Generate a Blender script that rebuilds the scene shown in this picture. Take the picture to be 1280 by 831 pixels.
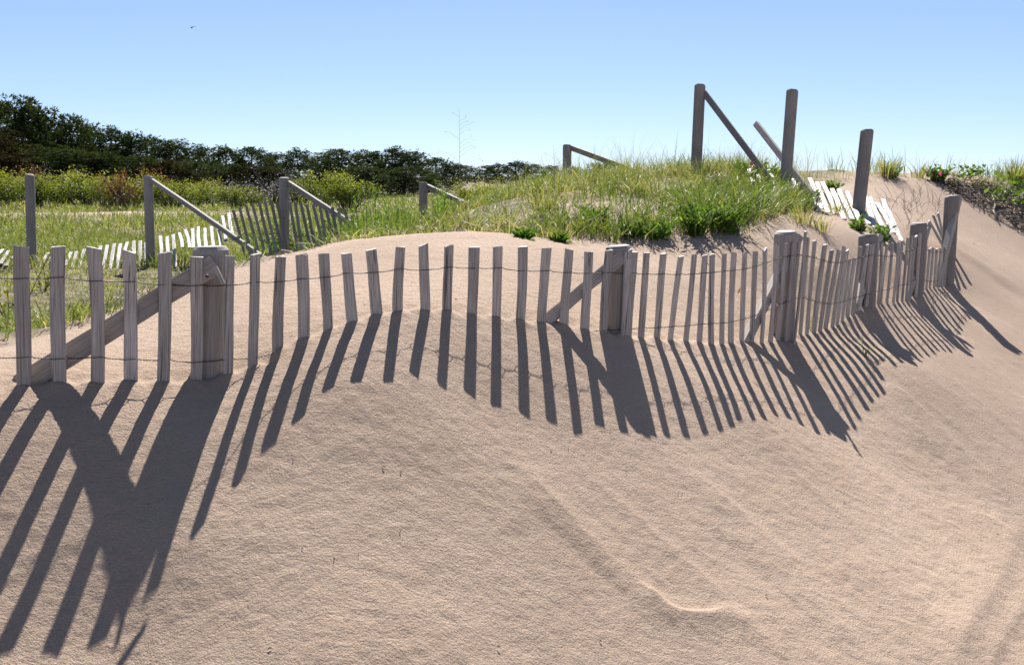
import bpy, math, random
import numpy as np
from mathutils import Vector, Matrix

random.seed(7)
rng = np.random.default_rng(7)
SC = bpy.context.scene
COL = SC.collection
for o in list(bpy.data.objects):
    bpy.data.objects.remove(o)

# ------------------------------------------------------------------ camera
FPX = 1150.0                       # focal length in pixels of the 1280 px wide photograph
CAMZ = 1.55
PITCH = math.atan((415.5 - 222.0) / FPX)
cam_d = bpy.data.cameras.new('camera')
cam = bpy.data.objects.new('camera', cam_d)
COL.objects.link(cam)
cam.location = (0, 0, CAMZ)
cam.rotation_euler = (math.pi / 2 - PITCH, 0, 0)
cam_d.sensor_width = 36.0
cam_d.lens = 36.0 * FPX / 1280.0
cam_d.clip_start = 0.05
cam_d.clip_end = 6000
SC.camera = cam

# ------------------------------------------------------------------ sky, sun, exposure
SUN_EL = math.radians(45)
world = bpy.data.worlds.new('World')
SC.world = world
world.use_nodes = True
wn = world.node_tree.nodes
wl = world.node_tree.links
wn.clear()
sky = wn.new('ShaderNodeTexSky')
sky.sky_type = 'NISHITA'
sky.sun_disc = False
sky.sun_elevation = SUN_EL
sky.sun_rotation = 0.0
sky.altitude = 0
sky.air_density = 0.6
sky.dust_density = 0.1
sky.ozone_density = 6.0
bg = wn.new('ShaderNodeBackground')
bg.inputs['Strength'].default_value = 0.063
wo = wn.new('ShaderNodeOutputWorld')
def sky_scale(src, k):
    n = wn.new('ShaderNodeVectorMath'); n.operation = 'SCALE'; n.inputs['Scale'].default_value = k
    wl.new(src, n.inputs[0]); return n.outputs[0]
gam = wn.new('ShaderNodeGamma'); gam.inputs['Gamma'].default_value = 0.63     # evens out the zenith-to-horizon range as the camera did
wl.new(sky_scale(sky.outputs[0], 0.05), gam.inputs['Color'])
hue = wn.new('ShaderNodeVectorMath'); hue.operation = 'MULTIPLY'; hue.inputs[1].default_value = (10.0, 10.4, 11.4)
wl.new(gam.outputs[0], hue.inputs[0])
wl.new(hue.outputs[0], bg.inputs[0])
wl.new(bg.outputs[0], wo.inputs[0])

sun_d = bpy.data.lights.new('sun', 'SUN')
sun_d.energy = 5.0
sun_d.angle = math.radians(0.5)
sun_d.color = (1.0, 0.955, 0.90)
sun = bpy.data.objects.new('sun', sun_d)
COL.objects.link(sun)
sun.location = (0, 20, 20)
sun.rotation_euler = (-(math.pi / 2 - SUN_EL), 0, 0)

SC.view_settings.view_transform = 'Standard'
SC.view_settings.look = 'None'
SC.view_settings.gamma = 1.0
SC.view_settings.use_curve_mapping = False
SC.view_settings.exposure = 1.4
SC.render.resolution_x = 1024
SC.render.resolution_y = 664
SC.render.engine = 'CYCLES'

# ------------------------------------------------------------------ pixel <-> place
CP, SP = math.cos(PITCH), math.sin(PITCH)
def ray(px, py):
    X = (px - 640.0) / FPX
    Y = (415.5 - py) / FPX
    return np.array([X, CP + Y * SP, -SP + Y * CP])
def at(px, py, D):
    d = ray(px, py)
    d = d * (D / d[1])
    return np.array([d[0], d[1], d[2] + CAMZ])

# ------------------------------------------------------------------ numpy noise
def _hash(ix, iy, seed):
    h = (ix.astype(np.int64) * 374761393 + iy.astype(np.int64) * 668265263 + seed * 974634777) & 0xFFFFFFFF
    h = ((h ^ (h >> 13)) * 1274126177) & 0xFFFFFFFF
    h = h ^ (h >> 16)
    return (h & 0xFFFF).astype(np.float32) / 32767.5 - 1.0
def vnoise(x, y, seed=0):
    x0 = np.floor(x); y0 = np.floor(y)
    fx = (x - x0).astype(np.float32); fy = (y - y0).astype(np.float32)
    fx = fx * fx * fx * (fx * (fx * 6 - 15) + 10); fy = fy * fy * fy * (fy * (fy * 6 - 15) + 10)
    a = _hash(x0, y0, seed); b = _hash(x0 + 1, y0, seed)
    c = _hash(x0, y0 + 1, seed); d = _hash(x0 + 1, y0 + 1, seed)
    return (a + (b - a) * fx) * (1 - fy) + (c + (d - c) * fx) * fy
def fbm(x, y, seed=0, octv=3, gain=0.5):
    r = 0; a = 1.0; f = 1.0
    for k in range(octv):
        r = r + a * vnoise(x * f + 17.3 * k, y * f - 9.1 * k, seed + k); a *= gain; f *= 2.03
    return r
def sstep(a, b, v):
    t = np.clip((v - a) / (b - a), 0, 1)
    return t * t * (3 - 2 * t)

# ------------------------------------------------------------------ terrain
FEN_X = [-60, 27, 205, 316, 348, 540, 775, 900, 985, 1085, 1150, 1188]
FEN_D = [2.38, 2.5, 2.64, 2.75, 2.84, 3.12, 3.5, 3.85, 4.3, 5.0, 5.8, 6.4]
def fence_depth(px):
    return float(np.interp(px, FEN_X, FEN_D))
# pickets of the near fence: (top x, top y, base x, base y) in photograph pixels
PICK = [(-18, 307, -14, 490), (26.5, 308, 29.5, 486), (72, 308, 75, 481), (118.5, 310, 119.5, 476), (161.5, 314, 162, 476),
        (206.5, 316, 204, 477), (246.5, 321, 245, 481), (286.5, 320, 284, 475), (319, 318, 317, 460),
        (350.5, 321, 348.5, 441), (377.7, 318, 379, 426), (405, 317, 409.5, 414), (432.5, 317, 440.5, 404),
        (463.7, 312, 469.6, 394), (500, 309, 499, 390), (529, 306, 529.6, 388), (561, 307, 560.3, 390),
        (593, 309, 590.5, 395), (622.6, 308, 621.4, 397), (654, 308, 649.3, 401), (683.5, 310, 678.4, 404),
        (711.4, 312, 704.8, 410), (735.9, 314.5, 731.2, 411), (761, 313, 755.7, 416), (785, 313, 778, 420),
        (791.8, 315, 785, 422), (808, 316, 799.8, 424), (829.4, 317, 820.6, 425), (851.2, 320.5, 839.3, 427),
        (868, 318, 857.4, 428), (881, 319, 873.5, 430), (890, 318, 889.3, 431), (905.4, 317, 902.3, 432),
        (917.3, 316, 914.5, 432), (931, 316.5, 926.7, 428), (944.4, 314, 939.4, 429), (956, 311, 950.5, 428),
        (971, 306, 961, 427), (982, 304, 971.4, 427), (991, 302, 981.6, 425), (999, 303, 989, 423),
        (1010, 297, 1000, 421), (1018.6, 301, 1009, 418), (1031, 306, 1017.5, 416.5), (1040, 312, 1025.5, 415),
        (1048.6, 313, 1032.5, 412), (1055, 308, 1040, 409), (1059, 313, 1046.5, 406), (1062, 325, 1053, 402),
        (1068, 322, 1060, 398), (1075.7, 308, 1066, 394.5), (1084.4, 306, 1074, 388.5), (1091, 305, 1083, 385.5),
        (1097, 304, 1091, 383.5), (1102.5, 303, 1096, 381.5), (1109, 305, 1102, 380.2), (1116, 303, 1108.5, 379.6),
        (1123.4, 303, 1115.5, 379.5), (1128, 300, 1122, 379), (1135, 298, 1127.5, 378.3), (1140.7, 296, 1133, 377),
        (1145, 295, 1138.5, 374.5), (1150, 292, 1143.5, 371), (1154, 289, 1148.5, 367.5), (1158.5, 285, 1153, 364),
        (1162.4, 310, 1157.5, 362), (1166.7, 310, 1162, 361), (1171, 311, 1167, 360.3), (1175.5, 310, 1171.5, 360),
        (1180.8, 309, 1176.5, 359.5), (1186, 300, 1181.5, 359.5), (1191.6, 273, 1186.5, 360)]
# the same top/base with the tip of the shadow that each one throws: they fix the slope of the sand in front
SHAD = [(161, 315, 162, 475, 815), (205, 316, 204, 477, 815), (245, 322, 244, 480, 815), (318, 318, 316, 458, 665),
        (349, 322, 348, 441, 607), (377, 319, 379, 425, 552), (405, 317, 409, 414, 526), (434, 318, 440, 403, 482),
        (465, 312, 470, 393, 470), (500, 309, 499, 390, 471), (530, 306, 530, 388, 473), (561, 308, 560, 390, 477),
        (591, 309, 591, 394, 491), (623, 308, 622, 397, 509), (653, 308, 650, 401, 521), (682, 310, 679, 403, 528),
        (711, 311, 705, 410, 534), (736, 315, 733, 411, 528), (808, 316, 799, 423, 543), (829, 317, 819, 425, 542),
        (852, 320, 838, 427, 544), (868, 319, 857, 429, 542), (905, 317, 900, 430, 522), (940, 315, 938, 430, 521),
        (982, 290, 980, 425, 548), (1085, 292, 1082, 385, 452), (1150, 278, 1148, 374, 438), (1189, 244, 1184, 357, 440)]
def project(p):
    q = np.array(p) - np.array([0, 0, CAMZ])
    f = q[1] * CP - q[2] * SP; u = q[1] * SP + q[2] * CP
    return 640 + FPX * q[0] / f, 415.5 - FPX * u / f

ctrl = []
for (tx, ty, bx, by) in PICK[::2]:
    ctrl.append(at(bx, by, fence_depth(bx)))
for (tx, ty, bx, by, sy) in SHAD:
    T = at(tx, ty, fence_depth(bx)); lo, hi = 0.0, fence_depth(bx) * .9
    for _ in range(50):
        m = (lo + hi) / 2
        if project(T + m * np.array([0, -1, -1]))[1] < sy: lo = m
        else: hi = m
    ctrl.append(T + lo * np.array([0, -1, -1]))
for (px, py, D) in [
        # clean sand behind the fence up to its crest
        (0, 438, 3.25), (70, 419, 3.4), (130, 402, 3.6), (210, 368, 3.8), (290, 343, 4.0), (330, 331, 4.15), (390, 316, 4.3),
        (440, 303.5, 4.45), (520, 293, 4.6), (590, 290, 4.75), (650, 295, 4.85), (700, 303, 4.95), (760, 309, 5.0),
        (820, 311, 5.1), (880, 308, 5.2), (930, 299, 5.35), (975, 290, 5.5), (1010, 294, 5.6), (1050, 301, 5.8), (1090, 303, 6.1),
        (440, 345, 3.7), (590, 335, 3.9), (720, 350, 4.1), (870, 355, 4.5), (1045, 340, 5.1),
        # grassy hump
        (640, 272, 6.4), (700, 252, 7.4), (709, 229, 9.6), (760, 262, 6.6), (800, 228, 8.9), (870, 218, 8.7), (940, 222, 8.5),
        (950, 262, 6.7), (850, 268, 6.4), (600, 262, 8.0), (985, 244, 7.6),
        # slope with the fallen fence, right crest
        (1030, 262, 7.1), (1072, 272, 7.0), (1110, 290, 6.7), (1050, 228, 8.6), (1100, 221, 8.9), (1160, 221, 9.1), (1230, 224, 9.2),
        (1280, 231, 9.2), (1130, 262, 7.7), (1170, 290, 7.2), (1210, 300, 7.4), (1280, 300, 7.9), (1240, 262, 8.4),
        (1280, 345, 6.9), (1230, 360, 6.4), (1280, 395, 6.1), (1340, 330, 7.6), (1380, 420, 6.2),
        # foreground down to the frame edge
        (1280, 470, 5.15), (1280, 560, 4.15), (1280, 690, 3.2), (1280, 831, 2.45), (1000, 700, 2.62), (1000, 831, 2.2), (700, 831, 2.0), (400, 831, 1.8)]:
    ctrl.append(at(px, py, D))
for p in [(-6, -1, -1.8), (-3, -1, -1.85), (0, -1, -1.9), (3, -1, -2.1), (6, -1, -2.2), (-2.5, 1.0, -1.28), (0, .6, -1.64), (2.5, .6, -2.0), (4.5, 1.6, -2.0),
          (5.5, 4, -1.62), (-4.5, 2.0, -.72), (-3, 2.2, -.6), (-6, 3.5, -.8), (-3.5, 4.5, -.85), (-6, 6, -.92), (-3.6, 7, -.95), (-2.2, 6, -.92), (-1.2, 6.6, -.86), (-6, 10, -.97), (-3.5, 9.8, -.95),
          (-2.2, 9.2, -.9), (-1.1, 10.5, -.72), (-3, 13, -1.0), (-6, 14, -1.0), (0, 13, -.85), (1, 12.5, -.6), (2.5, 12, -.5), (4.5, 12, -.55),
          (7, 12, -.7), (7, 9, -.65), (7, 6, -1.3), (7.5, 3, -1.9), (2, 15, -.95), (5, 15, -.95)]:
    ctrl.append(np.array([p[0], p[1], p[2] + CAMZ]))
ctrl = np.array(ctrl)
def _tps_fit(P, lam):
    n = len(P); X = P[:, :2]
    r2 = ((X[:, None] - X[None]) ** 2).sum(-1)
    K = .5 * r2 * np.log(r2 + 1e-12) + lam * np.eye(n)
    Q = np.hstack([np.ones((n, 1)), X])
    A = np.block([[K, Q], [Q.T, np.zeros((3, 3))]])
    return np.linalg.solve(A, np.concatenate([P[:, 2], np.zeros(3)]))
TPS = _tps_fit(ctrl, 0.02)
def tps(x, y):
    x = np.asarray(x, float); sh = x.shape; x = x.ravel(); y = np.asarray(y, float).ravel()
    out = np.empty(len(x))
    n = len(ctrl)
    for i in range(0, len(x), 60000):
        a, b = x[i:i + 60000], y[i:i + 60000]
        r2 = (a[:, None] - ctrl[None, :, 0]) ** 2 + (b[:, None] - ctrl[None, :, 1]) ** 2
        out[i:i + 60000] = (.5 * r2 * np.log(r2 + 1e-12)) @ TPS[:n] + TPS[n] + TPS[n + 1] * a + TPS[n + 2] * b
    return out.reshape(sh)
# the smooth base surface is kept on a 5 cm lattice (x -8..9, y -2..16) and read back with cubic interpolation
LX = np.arange(-8, 9.01, .05); LY = np.arange(-2, 16.01, .05)
LZ = tps(*np.meshgrid(LX, LY))
def _cub(t):
    return (-.5 * t + t * t - .5 * t ** 3, 1 - 2.5 * t * t + 1.5 * t ** 3, .5 * t + 2 * t * t - 1.5 * t ** 3, -.5 * t * t + .5 * t ** 3)
def base_z(x, y):
    x = np.asarray(x, float); y = np.asarray(y, float)
    far = CAMZ - 1.0 + .12 * fbm(x / 9, y / 9, 5, 2)
    xi = np.clip((x - LX[0]) / .05, 1, len(LX) - 3.001); yi = np.clip((y - LY[0]) / .05, 1, len(LY) - 3.001)
    ix = xi.astype(int); iy = yi.astype(int); wx = _cub(xi - ix); wy = _cub(yi - iy)
    z = 0
    for j in range(4):
        row = 0
        for i in range(4):
            row = row + wx[i] * LZ[iy + j - 1, ix + i - 1]
        z = z + wy[j] * row
    w = sstep(5.5, 8.0, np.abs(x - .5)) + sstep(12.5, 15.8, y) + sstep(.5, 2.0, -y)
    w = np.clip(w, 0, 1)
    near_w = sstep(4.0, 0.0, y)
    far = far * (1 - near_w) + (CAMZ - 1.95) * near_w
    return z * (1 - w) + far * w
def ground(px, py, dmin=1.2, dmax=90.0):
    """first point of the smooth ground met by the line of sight of a photograph pixel"""
    d = ray(px, py); d = d / d[1]
    ys = np.concatenate([np.arange(dmin, 15, .02), np.arange(15, dmax, .2)])
    z = CAMZ + d[2] * ys
    h = base_z(d[0] * ys, ys)
    k = np.argmax(z < h) if (z < h).any() else len(ys) - 1
    return np.array([d[0] * ys[k], ys[k], h[k]])
def gz(x, y):
    return float(base_z(np.array([x]), np.array([y]))[0])

# edge of the vegetation behind the clean sand: y as a function of x
VE = np.array([at(px, py, D)[:2] for (px, py, D) in [(-200, 470, 3.1), (0, 437, 3.3), (130, 400, 3.7), (290, 341, 4.15), (440, 302, 4.6), (520, 292, 4.8), (590, 289, 5.0),
      (700, 303, 5.05), (820, 311, 5.15), (880, 308, 5.3), (930, 299, 5.5), (965, 288, 5.9), (1010, 275, 6.9), (1045, 255, 7.9), (1060, 226, 8.9), (1180, 226, 8.95), (1300, 250, 8.9), (1500, 260, 8.9)]])
def veg_edge(x):
    return np.interp(x, VE[:, 0], VE[:, 1])

# low wind-cut ridges in the foreground sand: (pixel polyline, height, half width)
RIDGE = [([(790, 728), (815, 748), (838, 767), (862, 778), (888, 777), (910, 770)], .017, .018),
         ([(610, 520), (650, 585), (700, 640), (760, 695), (800, 732), (835, 762), (860, 776), (885, 777), (905, 772)], .011, .042),
         ([(905, 772), (940, 790), (990, 831), (1050, 880)], .006, .05),
         ([(645, 630), (690, 665), (740, 712), (790, 760)], -.008, .035),
         ([(830, 560), (900, 620), (950, 665), (1000, 720), (1040, 770), (1085, 831)], .010, .05),
         ([(870, 640), (930, 700), (990, 760), (1050, 820)], -.006, .05),
         ([(1105, 470), (1130, 495), (1165, 525), (1200, 560), (1240, 600), (1278, 640)], .014, .035),
         ([(1150, 545), (1200, 600), (1245, 650)], -.016, .06),
         ([(1278, 640), (1265, 690), (1240, 745), (1205, 800), (1180, 850)], .016, .05),
         ([(1300, 690), (1285, 745), (1255, 800), (1230, 850)], .010, .03),
         ([(700, 560), (790, 640), (870, 715), (960, 800)], .006, .03),
         ([(960, 560), (1040, 630), (1110, 700), (1180, 790)], .006, .03),
         ([(1150, 440), (1210, 490), (1290, 560)], .008, .03), ([(1190, 420), (1240, 460), (1300, 510)], -.007, .03),
         ([(1110, 250), (1180, 300), (1250, 345), (1330, 395)], .010, .05),
         ([(1130, 275), (1210, 325), (1290, 380)], -.010, .05)]
RIDGE_W = [([ground(px, py)[:2] for (px, py) in pl], h, w) for (pl, h, w) in RIDGE]
def relief(x, y):
    """wind relief of the clean sand on top of the smooth base (metres)"""
    fr = np.maximum(0, 1 - np.maximum(0, y - 5) / 5)
    sand = sstep(.10, -.15, y - veg_edge(x))
    r = (.0013 * fbm(x * 34, y * 34, 11, 2, .6) + .0011 * vnoise(x * 68, y * 84, 15)) * sand
    r = r + .0012 * fbm(x * 13, y * 16, 21, 2) + .0032 * fbm(x * 3.1, y * 3.1, 31, 2)
    # streaks running down the slope on the right side
    u = (.62 * y + .78 * x); v = (.62 * x - .78 * y)
    streak = sstep(-.2, 1.4, x) * sand
    r = r + streak * (.0016 * fbm(u * 9 + .6 * vnoise(v, u, 3), v * .5, 41, 3) + .0007 * fbm(u * 34, v * 1.6, 44, 2))
    for pl, h, w in RIDGE_W:
        best = np.full(x.shape, 9.0)
        tt = np.zeros(x.shape)
        n = len(pl) - 1
        for k in range(n):
            a = pl[k]; b = pl[k + 1]; e = b - a; L2 = float(e @ e)
            t = np.clip(((x - a[0]) * e[0] + (y - a[1]) * e[1]) / L2, 0, 1)
            dx = x - a[0] - t * e[0]; dy = y - a[1] - t * e[1]
            sd = np.sqrt(dx * dx + dy * dy)
            sgn = np.sign(dx * e[1] - dy * e[0])
            m = sd < np.abs(best)
            best = np.where(m, sd * sgn, best); tt = np.where(m, (k + t) / n, tt)
        ww = np.where(best > 0, w * 2.2, w * .7)
        r = r + h * np.exp(-np.abs(best / ww) ** 1.5) * sstep(0, .25, tt) * (1 - .6 * sstep(.85, 1, tt)) * (.8 + .3 * vnoise(x * 6, y * 6, 77))
    rough = sstep(-.1, .2, y - veg_edge(x))
    r = r + rough * .03 * fbm(x * 2.3, y * 2.3, 51, 3)
    return r * sstep(60, 20, np.abs(y)) * sstep(60, 20, np.abs(x))

def axis(segs):
    out = [segs[0][0]]
    for (a, b, s0, s1) in segs:
        n = max(1, int(round((b - a) / ((s0 + s1) / 2))))
        st = np.linspace(s0, s1, n); st = st * (b - a) / st.sum()
        out.extend((a + np.cumsum(st)).tolist())
    return np.array(out)
GX = axis([(-2500, -300, 400, 150), (-300, -40, 60, 10), (-40, -8, 4, .5), (-8, -1.7, .14, .02), (-1.7, 1.9, .0065, .0065), (1.9, 4.6, .009, .03), (4.6, 9, .06, .5), (9, 40, .7, 6), (40, 300, 10, 60), (300, 2500, 150, 400)])
GY = axis([(-300, -20, 60, 8), (-20, 0, 2, .3), (0, 1.6, .1, .012), (1.6, 3.6, .0065, .0065), (3.6, 6.2, .008, .022), (6.2, 11, .03, .08), (11, 30, .15, .8), (30, 200, 2, 20), (200, 3500, 60, 500)])
MX, MY = np.meshgrid(GX, GY)
MZ = base_z(MX, MY) + relief(MX, MY)
nx, ny = len(GX), len(GY)
# sand drifted up round every picket foot, scooped out beside it
for k, (tx, ty, bx, by) in enumerate(PICK):
    p = at(bx, by, fence_depth(bx)); r_ = .16
    i0, i1 = np.searchsorted(GX, [p[0] - r_, p[0] + r_]); j0, j1 = np.searchsorted(GY, [p[1] - r_, p[1] + r_])
    dx = MX[j0:j1, i0:i1] - p[0]; dy = MY[j0:j1, i0:i1] - p[1]; q = .7 + .6 * ((k * 37) % 11) / 11
    MZ[j0:j1, i0:i1] += .011 * q * np.exp(-(dx / .034) ** 2 - ((dy + .012) / .028) ** 2) - .008 * q * np.exp(-((dx - .03) / .03) ** 2 - ((dy - .045) / .035) ** 2)

def mesh_np(name, V, Fq, uniform=4):
    me = bpy.data.meshes.new(name)
    V = np.asarray(V, np.float32); Fq = np.asarray(Fq, np.int32)
    me.vertices.add(len(V)); me.vertices.foreach_set('co', V.ravel())
    k = Fq.shape[1]
    me.loops.add(Fq.size); me.loops.foreach_set('vertex_index', Fq.ravel())
    me.polygons.add(len(Fq)); me.polygons.foreach_set('loop_start', np.arange(0, Fq.size, k, dtype=np.int32))
    me.update(calc_edges=True)
    return me
def smooth(me):
    me.polygons.foreach_set('use_smooth', np.ones(len(me.polygons), bool)); me.update()

# ------------------------------------------------------------------ materials
def new_mat(name):
    m = bpy.data.materials.new(name); m.use_nodes = True
    nt = m.node_tree; nt.nodes.clear()
    out = nt.nodes.new('ShaderNodeOutputMaterial')
    return m, nt, out
def N(nt, typ, **kw):
    n = nt.nodes.new(typ)
    for k, v in kw.items():
        if k.startswith('i_'):
            n.inputs[k[2:].replace('_', ' ')].default_value = v
        else:
            setattr(n, k, v)
    return n
def ramp(nt, fac, stops):
    r = nt.nodes.new('ShaderNodeValToRGB')
    e = r.color_ramp.elements
    while len(e) < len(stops): e.new(.5)
    for q, (p, c) in zip(e, stops):
        q.position = p; q.color = (c[0], c[1], c[2], 1) if not isinstance(c, (int, float)) else (c, c, c, 1)
    nt.links.new(fac, r.inputs[0])
    return r
def mat_sand():
    m, nt, out = new_mat('sand'); L = nt.links.new
    tc = N(nt, 'ShaderNodeTexCoord')
    p = N(nt, 'ShaderNodeBsdfPrincipled'); p.inputs['Roughness'].default_value = .95
    p.inputs['Specular IOR Level'].default_value = .15
    n1 = N(nt, 'ShaderNodeTexNoise', i_Scale=1.7, i_Detail=4.0); L(tc.outputs['Object'], n1.inputs['Vector'])
    c1 = ramp(nt, n1.outputs['Fac'], [(.3, (.330, .243, .180)), (.7, (.378, .284, .214))])
    n2 = N(nt, 'ShaderNodeTexNoise', i_Scale=560.0, i_Detail=2.0); L(tc.outputs['Object'], n2.inputs['Vector'])
    c2 = ramp(nt, n2.outputs['Fac'], [(.27, .45), (.42, .95), (.6, 1.05), (.75, 1.4)])
    mx = N(nt, 'ShaderNodeMix', data_type='RGBA', blend_type='MULTIPLY'); mx.inputs['Factor'].default_value = 1
    L(c1.outputs[0], mx.inputs['A']); L(c2.outputs[0], mx.inputs['B'])
    # soil and dead thatch under the vegetation
    at_ = N(nt, 'ShaderNodeAttribute', attribute_name='thatch')
    n3 = N(nt, 'ShaderNodeTexNoise', i_Scale=9.0, i_Detail=6.0); L(tc.outputs['Object'], n3.inputs['Vector'])
    c3 = ramp(nt, n3.outputs['Fac'], [(.3, (.08, .068, .04)), (.55, (.17, .14, .085)), (.75, (.29, .235, .165))])
    mt = N(nt, 'ShaderNodeMix', data_type='RGBA'); L(at_.outputs['Fac'], mt.inputs['Factor']); L(mx.outputs['Result'], mt.inputs['A']); L(c3.outputs[0], mt.inputs['B'])
    L(mt.outputs['Result'], p.inputs['Base Color'])
    # grain relief: clods of damp grains plus single grains
    map_ = N(nt, 'ShaderNodeMapping'); map_.inputs['Scale'].default_value = (.88, 1.1, 1.0); L(tc.outputs['Object'], map_.inputs['Vector'])
    b1 = N(nt, 'ShaderNodeTexNoise', i_Scale=125.0, i_Detail=4.0, i_Roughness=.68); L(map_.outputs[0], b1.inputs['Vector'])
    b2 = N(nt, 'ShaderNodeTexNoise', i_Scale=330.0, i_Detail=2.0); L(tc.outputs['Object'], b2.inputs['Vector'])
    sm = N(nt, 'ShaderNodeAttribute', attribute_name='smoothed')
    st = N(nt, 'ShaderNodeMapRange'); st.inputs['From Min'].default_value = 0; st.inputs['From Max'].default_value = 1
    st.inputs['To Min'].default_value = .0094; st.inputs['To Max'].default_value = .0052; L(sm.outputs['Fac'], st.inputs['Value'])
    bu1 = N(nt, 'ShaderNodeBump'); bu1.inputs['Strength'].default_value = 1.0
    L(st.outputs[0], bu1.inputs['Distance']); L(b1.outputs['Fac'], bu1.inputs['Height'])
    bu2 = N(nt, 'ShaderNodeBump'); bu2.inputs['Strength'].default_value = 1.0; bu2.inputs['Distance'].default_value = .0018
    L(b2.outputs['Fac'], bu2.inputs['Height']); L(bu1.outputs[0], bu2.inputs['Normal'])
    L(bu2.outputs[0], p.inputs['Normal'])
    L(p.outputs[0], out.inputs[0])
    return m
def mat_wood(name, dark, light, crack, scale=1.0, rough=.62, spec=.35, cr=.31):
    m, nt, out = new_mat(name); L = nt.links.new
    tc = N(nt, 'ShaderNodeTexCoord'); oi = N(nt, 'ShaderNodeObjectInfo')
    ad = N(nt, 'ShaderNodeVectorMath', operation='MULTIPLY_ADD')
    cb = N(nt, 'ShaderNodeCombineXYZ'); L(oi.outputs['Random'], cb.inputs[0]); L(oi.outputs['Random'], cb.inputs[2])
    L(cb.outputs[0], ad.inputs[0]); ad.inputs[1].default_value = (37, 0, 23); L(tc.outputs['Object'], ad.inputs[2])
    mp = N(nt, 'ShaderNodeMapping'); mp.inputs['Scale'].default_value = (300 * scale, 300 * scale, 6 * scale); L(ad.outputs[0], mp.inputs['Vector'])
    n1 = N(nt, 'ShaderNodeTexNoise', i_Scale=1.0, i_Detail=4.0, i_Roughness=.6); L(mp.outputs[0], n1.inputs['Vector'])
    c1 = ramp(nt, n1.outputs['Fac'], [(.32, dark), (.58, light), (.75, tuple(min(1, v * 1.15) for v in light))])
    mp2 = N(nt, 'ShaderNodeMapping'); mp2.inputs['Scale'].default_value = (150 * scale, 150 * scale, 2.6 * scale); L(ad.outputs[0], mp2.inputs['Vector'])
    n2 = N(nt, 'ShaderNodeTexNoise', i_Scale=1.0, i_Detail=2.0); L(mp2.outputs[0], n2.inputs['Vector'])
    ck = ramp(nt, n2.outputs['Fac'], [(cr, 1.0), (cr + .06, 0.0)])
    mx = N(nt, 'ShaderNodeMix', data_type='RGBA'); L(ck.outputs[0], mx.inputs['Factor']); L(c1.outputs[0], mx.inputs['A']); mx.inputs['B'].default_value = (*crack, 1)
    n3 = N(nt, 'ShaderNodeTexNoise', i_Scale=6.0, i_Detail=3.0); L(ad.outputs[0], n3.inputs['Vector'])
    br = N(nt, 'ShaderNodeMapRange'); L(n3.outputs['Fac'], br.inputs['Value']); br.inputs['To Min'].default_value = .72; br.inputs['To Max'].default_value = 1.25
    rn = N(nt, 'ShaderNodeMapRange'); L(oi.outputs['Random'], rn.inputs['Value']); rn.inputs['To Min'].default_value = .8; rn.inputs['To Max'].default_value = 1.18
    mu = N(nt, 'ShaderNodeMath', operation='MULTIPLY'); L(br.outputs[0], mu.inputs[0]); L(rn.outputs[0], mu.inputs[1])
    sc = N(nt, 'ShaderNodeVectorMath', operation='SCALE'); L(mx.outputs['Result'], sc.inputs[0]); L(mu.outputs[0], sc.inputs['Scale'])
    p = N(nt, 'ShaderNodeBsdfPrincipled'); p.inputs['Roughness'].default_value = rough; p.inputs['Specular IOR Level'].default_value = spec
    L(sc.outputs[0], p.inputs['Base Color'])
    hs = N(nt, 'ShaderNodeMath', operation='MULTIPLY_ADD'); L(ck.outputs[0], hs.inputs[0]); hs.inputs[1].default_value = -1.2; L(n1.outputs['Fac'], hs.inputs[2])
    bu = N(nt, 'ShaderNodeBump'); bu.inputs['Strength'].default_value = .8; bu.inputs['Distance'].default_value = .0022 / scale
    L(hs.outputs[0], bu.inputs['Height']); L(bu.outputs[0], p.inputs['Normal'])
    L(p.outputs[0], out.inputs[0])
    return m
def mat_leaf(name, stops, trans=.5, rough=.55, spec=.2, noise=3.0):
    """leaf / blade: reflects and lets the sun through; the tint attribute picks the leaf's own colour"""
    m, nt, out = new_mat(name); L = nt.links.new
    a = N(nt, 'ShaderNodeAttribute', attribute_name='tint')
    oi = N(nt, 'ShaderNodeObjectInfo')
    ad = N(nt, 'ShaderNodeMath', operation='MULTIPLY_ADD'); L(oi.outputs['Random'], ad.inputs[0]); ad.inputs[1].default_value = .12; L(a.outputs['Fac'], ad.inputs[2])
    r = ramp(nt, ad.outputs[0], stops)
    p = N(nt, 'ShaderNodeBsdfPrincipled'); p.inputs['Roughness'].default_value = rough; p.inputs['Specular IOR Level'].default_value = spec
    L(r.outputs[0], p.inputs['Base Color'])
    t = N(nt, 'ShaderNodeBsdfTranslucent')
    g = N(nt, 'ShaderNodeMix', data_type='RGBA', blend_type='MULTIPLY'); g.inputs['Factor'].default_value = 1; L(r.outputs[0], g.inputs['A']); g.inputs['B'].default_value = (1.15, 1.2, .75, 1)
    L(g.outputs['Result'], t.inputs['Color'])
    mx = N(nt, 'ShaderNodeMixShader'); mx.inputs[0].default_value = trans; L(p.outputs[0], mx.inputs[1]); L(t.outputs[0], mx.inputs[2])
    L(mx.outputs[0], out.inputs[0])
    return m
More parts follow.
